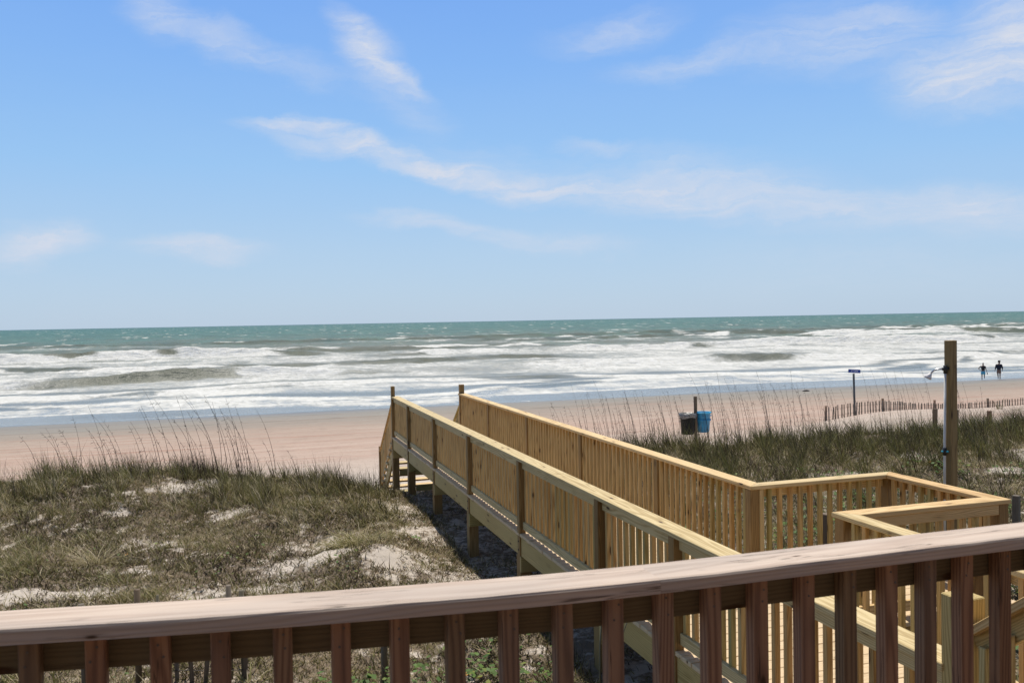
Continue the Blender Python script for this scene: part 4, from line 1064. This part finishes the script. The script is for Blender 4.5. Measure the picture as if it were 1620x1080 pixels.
# left walker: hand on hip, light blue shorts, carrying a tan bag
aL = ((-.19, 0, 1.38), (-.42, -.03, 1.17), (-.24, .02, .99)); aR = ((.18, 0, 1.37), (.25, -.04, 1.10), (.33, .05, .86))
J, B = walker(aL, aR, ((.04, .50, .0, .0), (-.02, .52, -.30, .16)))
sh_ = [(0, 0, .93, .185, .14), (0, 0, 1.15, .18, .14), (0, 0, 1.36, .20, .145), (-.19, 0, 1.38, .07), (-.34, -.02, 1.25, .052), (.18, 0, 1.37, .07), (.22, -.02, 1.2, .06)]
so_ = [(0, 0, .94, .175, .14), (0, 0, .86, .18, .14), (-.10, .01, .72, .12), (-.11, .03, .52, .125), (.10, .0, .72, .12), (.11, 0, .52, .125)]
hat = [(0, .03, 1.66, .105, .115), (0, .03, 1.74, .085, .10), (0, .14, 1.69, .06, .02), (0, -.10, 1.68, .05, .02)]
bg = [(.34, .06, .78, .03), (.37, .06, .66, .085, .05), (.40, .06, .56, .075, .05)]
p1 = person('walker in a dark shirt and light blue shorts with one hand on the hip', (66.6, 64.4, 0), 0, 1.66,
            dict(J=J, B=B, skin='skin', C=[('shirt', sh_, [(0, 1), (1, 2), (2, 3), (3, 4), (2, 5), (5, 6)], 'shirt'),
                                           ('shorts', so_, [(0, 1), (1, 2), (2, 3), (1, 4), (4, 5)], 'shorts'), ('cap', hat, [(0, 1), (0, 2), (0, 3)], 'hair'), ('bag', bg, [(0, 1), (1, 2)], 'bag_tan')]))
aL = ((-.20, 0, 1.38), (-.27, -.06, 1.10), (-.30, .05, .88)); aR = ((.20, 0, 1.38), (.28, .0, 1.11), (.31, .10, .90))
J, B = walker(aL, aR, ((-.05, .50, -.22, .06), (.05, .50, .03, .0)), .05)
jk = [(0, 0, .86, .205, .155), (0, 0, 1.12, .205, .155), (0, 0, 1.33, .22, .15), (0, 0, 1.44, .09), (-.21, 0, 1.36, .085), (-.27, -.05, 1.11, .068), (-.30, .03, .94, .05), (.21, 0, 1.36, .085), (.28, .0, 1.11, .068), (.31, .08, .94, .05)]
sh2 = [(0, 0, .92, .17, .135), (0, 0, .84, .17, .135), (-.09, 0, .70, .115), (-.10, -.02, .55, .115), (.09, .02, .70, .115), (.10, .03, .55, .115)]
hat2 = [(.05, .02, 1.62, .105, .12), (.05, .03, 1.735, .085, .10), (.05, .15, 1.68, .06, .02)]
p2 = person('walker in a dark navy jacket and cap with bare tanned legs', (67.9, 63.6, 0), 0, 1.80,
            dict(J=J, B=B, skin='skin_dark', C=[('jacket', jk, [(0, 1), (1, 2), (2, 3), (2, 4), (4, 5), (5, 6), (2, 7), (7, 8), (8, 9)], 'jacket'),
                                                ('shorts', sh2, [(0, 1), (1, 2), (2, 3), (1, 4), (4, 5)], 'trunks'), ('cap', hat2, [(0, 1), (0, 2)], 'hair')]))
for p_, px, rz_ in ((p1, 1555, -.75), (p2, 1580, -.62)):
    Y = 64.6 if p_ is p1 else 64.2
    x = rayxy(px, Y); p_.location = (x, Y, float(ground(x, Y)) + .005); p_.rotation_euler[2] = rz_

# ------------------------------------------------------------------ camera
Rm = Matrix(((0.95471336, -0.02485637, 0.29648702), (-0.29695195, -0.0176726, 0.95472887), (-0.01849139, -0.99953481, -0.02425342)))
cam = bpy.data.cameras.new('camera'); co = bpy.data.objects.new('camera', cam); C.objects.link(co); S.camera = co
mw = Matrix((( Rm[0][0], -Rm[0][1], -Rm[0][2], 0), (Rm[1][0], -Rm[1][1], -Rm[1][2], 0), (Rm[2][0], -Rm[2][1], -Rm[2][2], 0), (0, 0, 0, 1)))
co.matrix_world = mw
cam.sensor_width = 36; cam.lens = 36 * 1360 / 1620; cam.clip_start = .05; cam.clip_end = 60000
cam.dof.use_dof = True; cam.dof.focus_distance = 14; cam.dof.aperture_fstop = 9

# ------------------------------------------------------------------ light and sky
EL, AZ = R_(66), R_(15)      # azimuth from +Y toward +X
sun = bpy.data.lights.new('sun', 'SUN'); sun.energy = 5.0; sun.angle = R_(.55); sun.color = (1, .945, .85)
so = bpy.data.objects.new('sun', sun); C.objects.link(so)
dv = Vector((math.sin(AZ) * math.cos(EL), math.cos(AZ) * math.cos(EL), math.sin(EL)))
so.rotation_euler = dv.to_track_quat('Z', 'Y').to_euler()
W = bpy.data.worlds.new('World'); S.world = W; W.use_nodes = True
t = NT(tree=W.node_tree)
sky = t.n('ShaderNodeTexSky', sky_type='NISHITA', sun_disc=False, sun_elevation=EL, sun_rotation=AZ, altitude=0, air_density=1., dust_density=.6, ozone_density=2.2)
tc = t.n('ShaderNodeTexCoord').outputs['Generated']
sep = t.n('ShaderNodeSeparateXYZ', ins={0: tc})
az = t.math('ARCTAN2', sep.outputs[0], sep.outputs[1]); el = t.math('ARCSINE', sep.outputs[2])
vec = t.n('ShaderNodeCombineXYZ', ins={0: az, 1: el, 2: 0.}).outputs[0]
SKYLO, SKYHI = .0, .0
def dirae(px, py):
    v = Rm @ Vector((px - 810, py - 540, 1360)); return math.atan2(v.x, v.y), math.atan2(v.z, math.hypot(v.x, v.y))
wp = t.n('ShaderNodeTexNoise', ins={'Vector': t.mapping(vec, sc=(6, 12, 1)), 'Scale': 1., 'Detail': 7., 'Roughness': .62}).outputs['Color']
wp = t.n('ShaderNodeVectorMath', operation='SCALE', ins={0: t.vmath('SUBTRACT', wp, (.5, .5, .5)).outputs[0], 3: .075}).outputs[0]
vw = t.vmath('ADD', vec, wp).outputs[0]
CL = [ # x0,y0,x1,y1 (ends), half width px, strength
    (370, 198, 540, 192, 15, .7), (420, 215, 560, 235, 18, .5), (490, 190, 640, 250, 24, .85), (590, 235, 780, 290, 24, .85), (700, 270, 960, 312, 28, .8), (860, 295, 1180, 332, 34, .75), (1080, 318, 1420, 338, 38, .72), (1330, 322, 1700, 338, 42, .72), (900, 270, 1350, 300, 42, .4),
    (640, 235, 900, 270, 34, .25), (1000, 300, 1260, 310, 36, .25),
    (520, 20, 600, 110, 32, .8), (570, 90, 690, 142, 18, .9), (540, 60, 640, 140, 45, .5),
    (200, 5, 300, 50, 32, .5), (260, 30, 450, 105, 26, .45), (400, 90, 560, 130, 24, .25),
    (-30, 395, 150, 385, 26, .8), (200, 392, 420, 400, 20, .65), (560, 340, 760, 365, 16, .5), (700, 365, 1000, 392, 18, .5),
    (1400, 135, 1660, 105, 48, .9), (1540, 20, 1680, 120, 75, .85), (1150, 75, 1500, 60, 44, .5), (960, 112, 1200, 85, 20, .42), (860, 66, 1070, 22, 26, .42), (1250, 20, 1560, 30, 30, .35),
    (870, 230, 1010, 245, 12, .35), (600, 150, 720, 195, 30, .25), (1100, 420, 1700, 430, 50, .15)]
acc = None
for x0, y0, x1, y1, hw, st in CL:
    a0, e0 = dirae(x0, y0); a1, e1 = dirae(x1, y1)
    L = math.hypot(a1 - a0, e1 - e0) / 2 * 1.45; hwr = hw / 1360 * 1.35; th = math.atan2(e1 - e0, a1 - a0)
    m_ = t.mapping(vw, loc=((a0 + a1) / 2, (e0 + e1) / 2, 0), rot=(0, 0, th), sc=(L, hwr, 1), typ='TEXTURE')
    d = t.vmath('LENGTH', m_).outputs['Value']
    s_ = t.mapr(d, 1.0, 0., 0, st, True)
    acc = s_ if acc is None else t.math('ADD', acc, t.math('MULTIPLY', s_, t.math('SUBTRACT', 1., acc, clamp=True)))
stk = t.noise(t.mapping(vw, rot=(0, 0, .2), sc=(9, 75, 1)), 1., 8, .66, .6)
puf = t.noise(t.mapping(vw, sc=(30, 55, 1)), 1., 8, .68)
tex = t.math('ADD', t.math('MULTIPLY', t.mapr(stk, .34, .62), .75), t.math('MULTIPLY', t.mapr(puf, .35, .65), .30))
cl = t.math('MULTIPLY', acc, t.math('ADD', .34, t.math('MULTIPLY', tex, .80)))
veil = t.math('MULTIPLY', t.noise(t.mapping(vec, sc=(3, 9, 1)), 1., 5, .6), t.mapr(el, 0., .35, .18, .05))
cl = t.math('ADD', cl, veil, clamp=True)
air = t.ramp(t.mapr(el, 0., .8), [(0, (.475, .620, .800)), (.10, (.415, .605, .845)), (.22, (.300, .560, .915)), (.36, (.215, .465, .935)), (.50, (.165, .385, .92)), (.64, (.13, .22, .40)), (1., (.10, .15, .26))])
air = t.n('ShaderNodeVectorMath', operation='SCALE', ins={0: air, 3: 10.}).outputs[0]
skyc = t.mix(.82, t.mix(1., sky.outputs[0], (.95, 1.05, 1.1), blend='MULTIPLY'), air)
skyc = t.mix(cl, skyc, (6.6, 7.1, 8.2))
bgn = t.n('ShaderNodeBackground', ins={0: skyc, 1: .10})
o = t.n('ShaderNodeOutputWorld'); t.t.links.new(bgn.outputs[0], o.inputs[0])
S.view_settings.view_transform = 'Standard'; S.view_settings.look = 'None'; S.view_settings.exposure = 0.; S.view_settings.gamma = 1
S.cycles.max_bounces = 6; S.cycles.diffuse_bounces = 3; S.cycles.transparent_max_bounces = 8
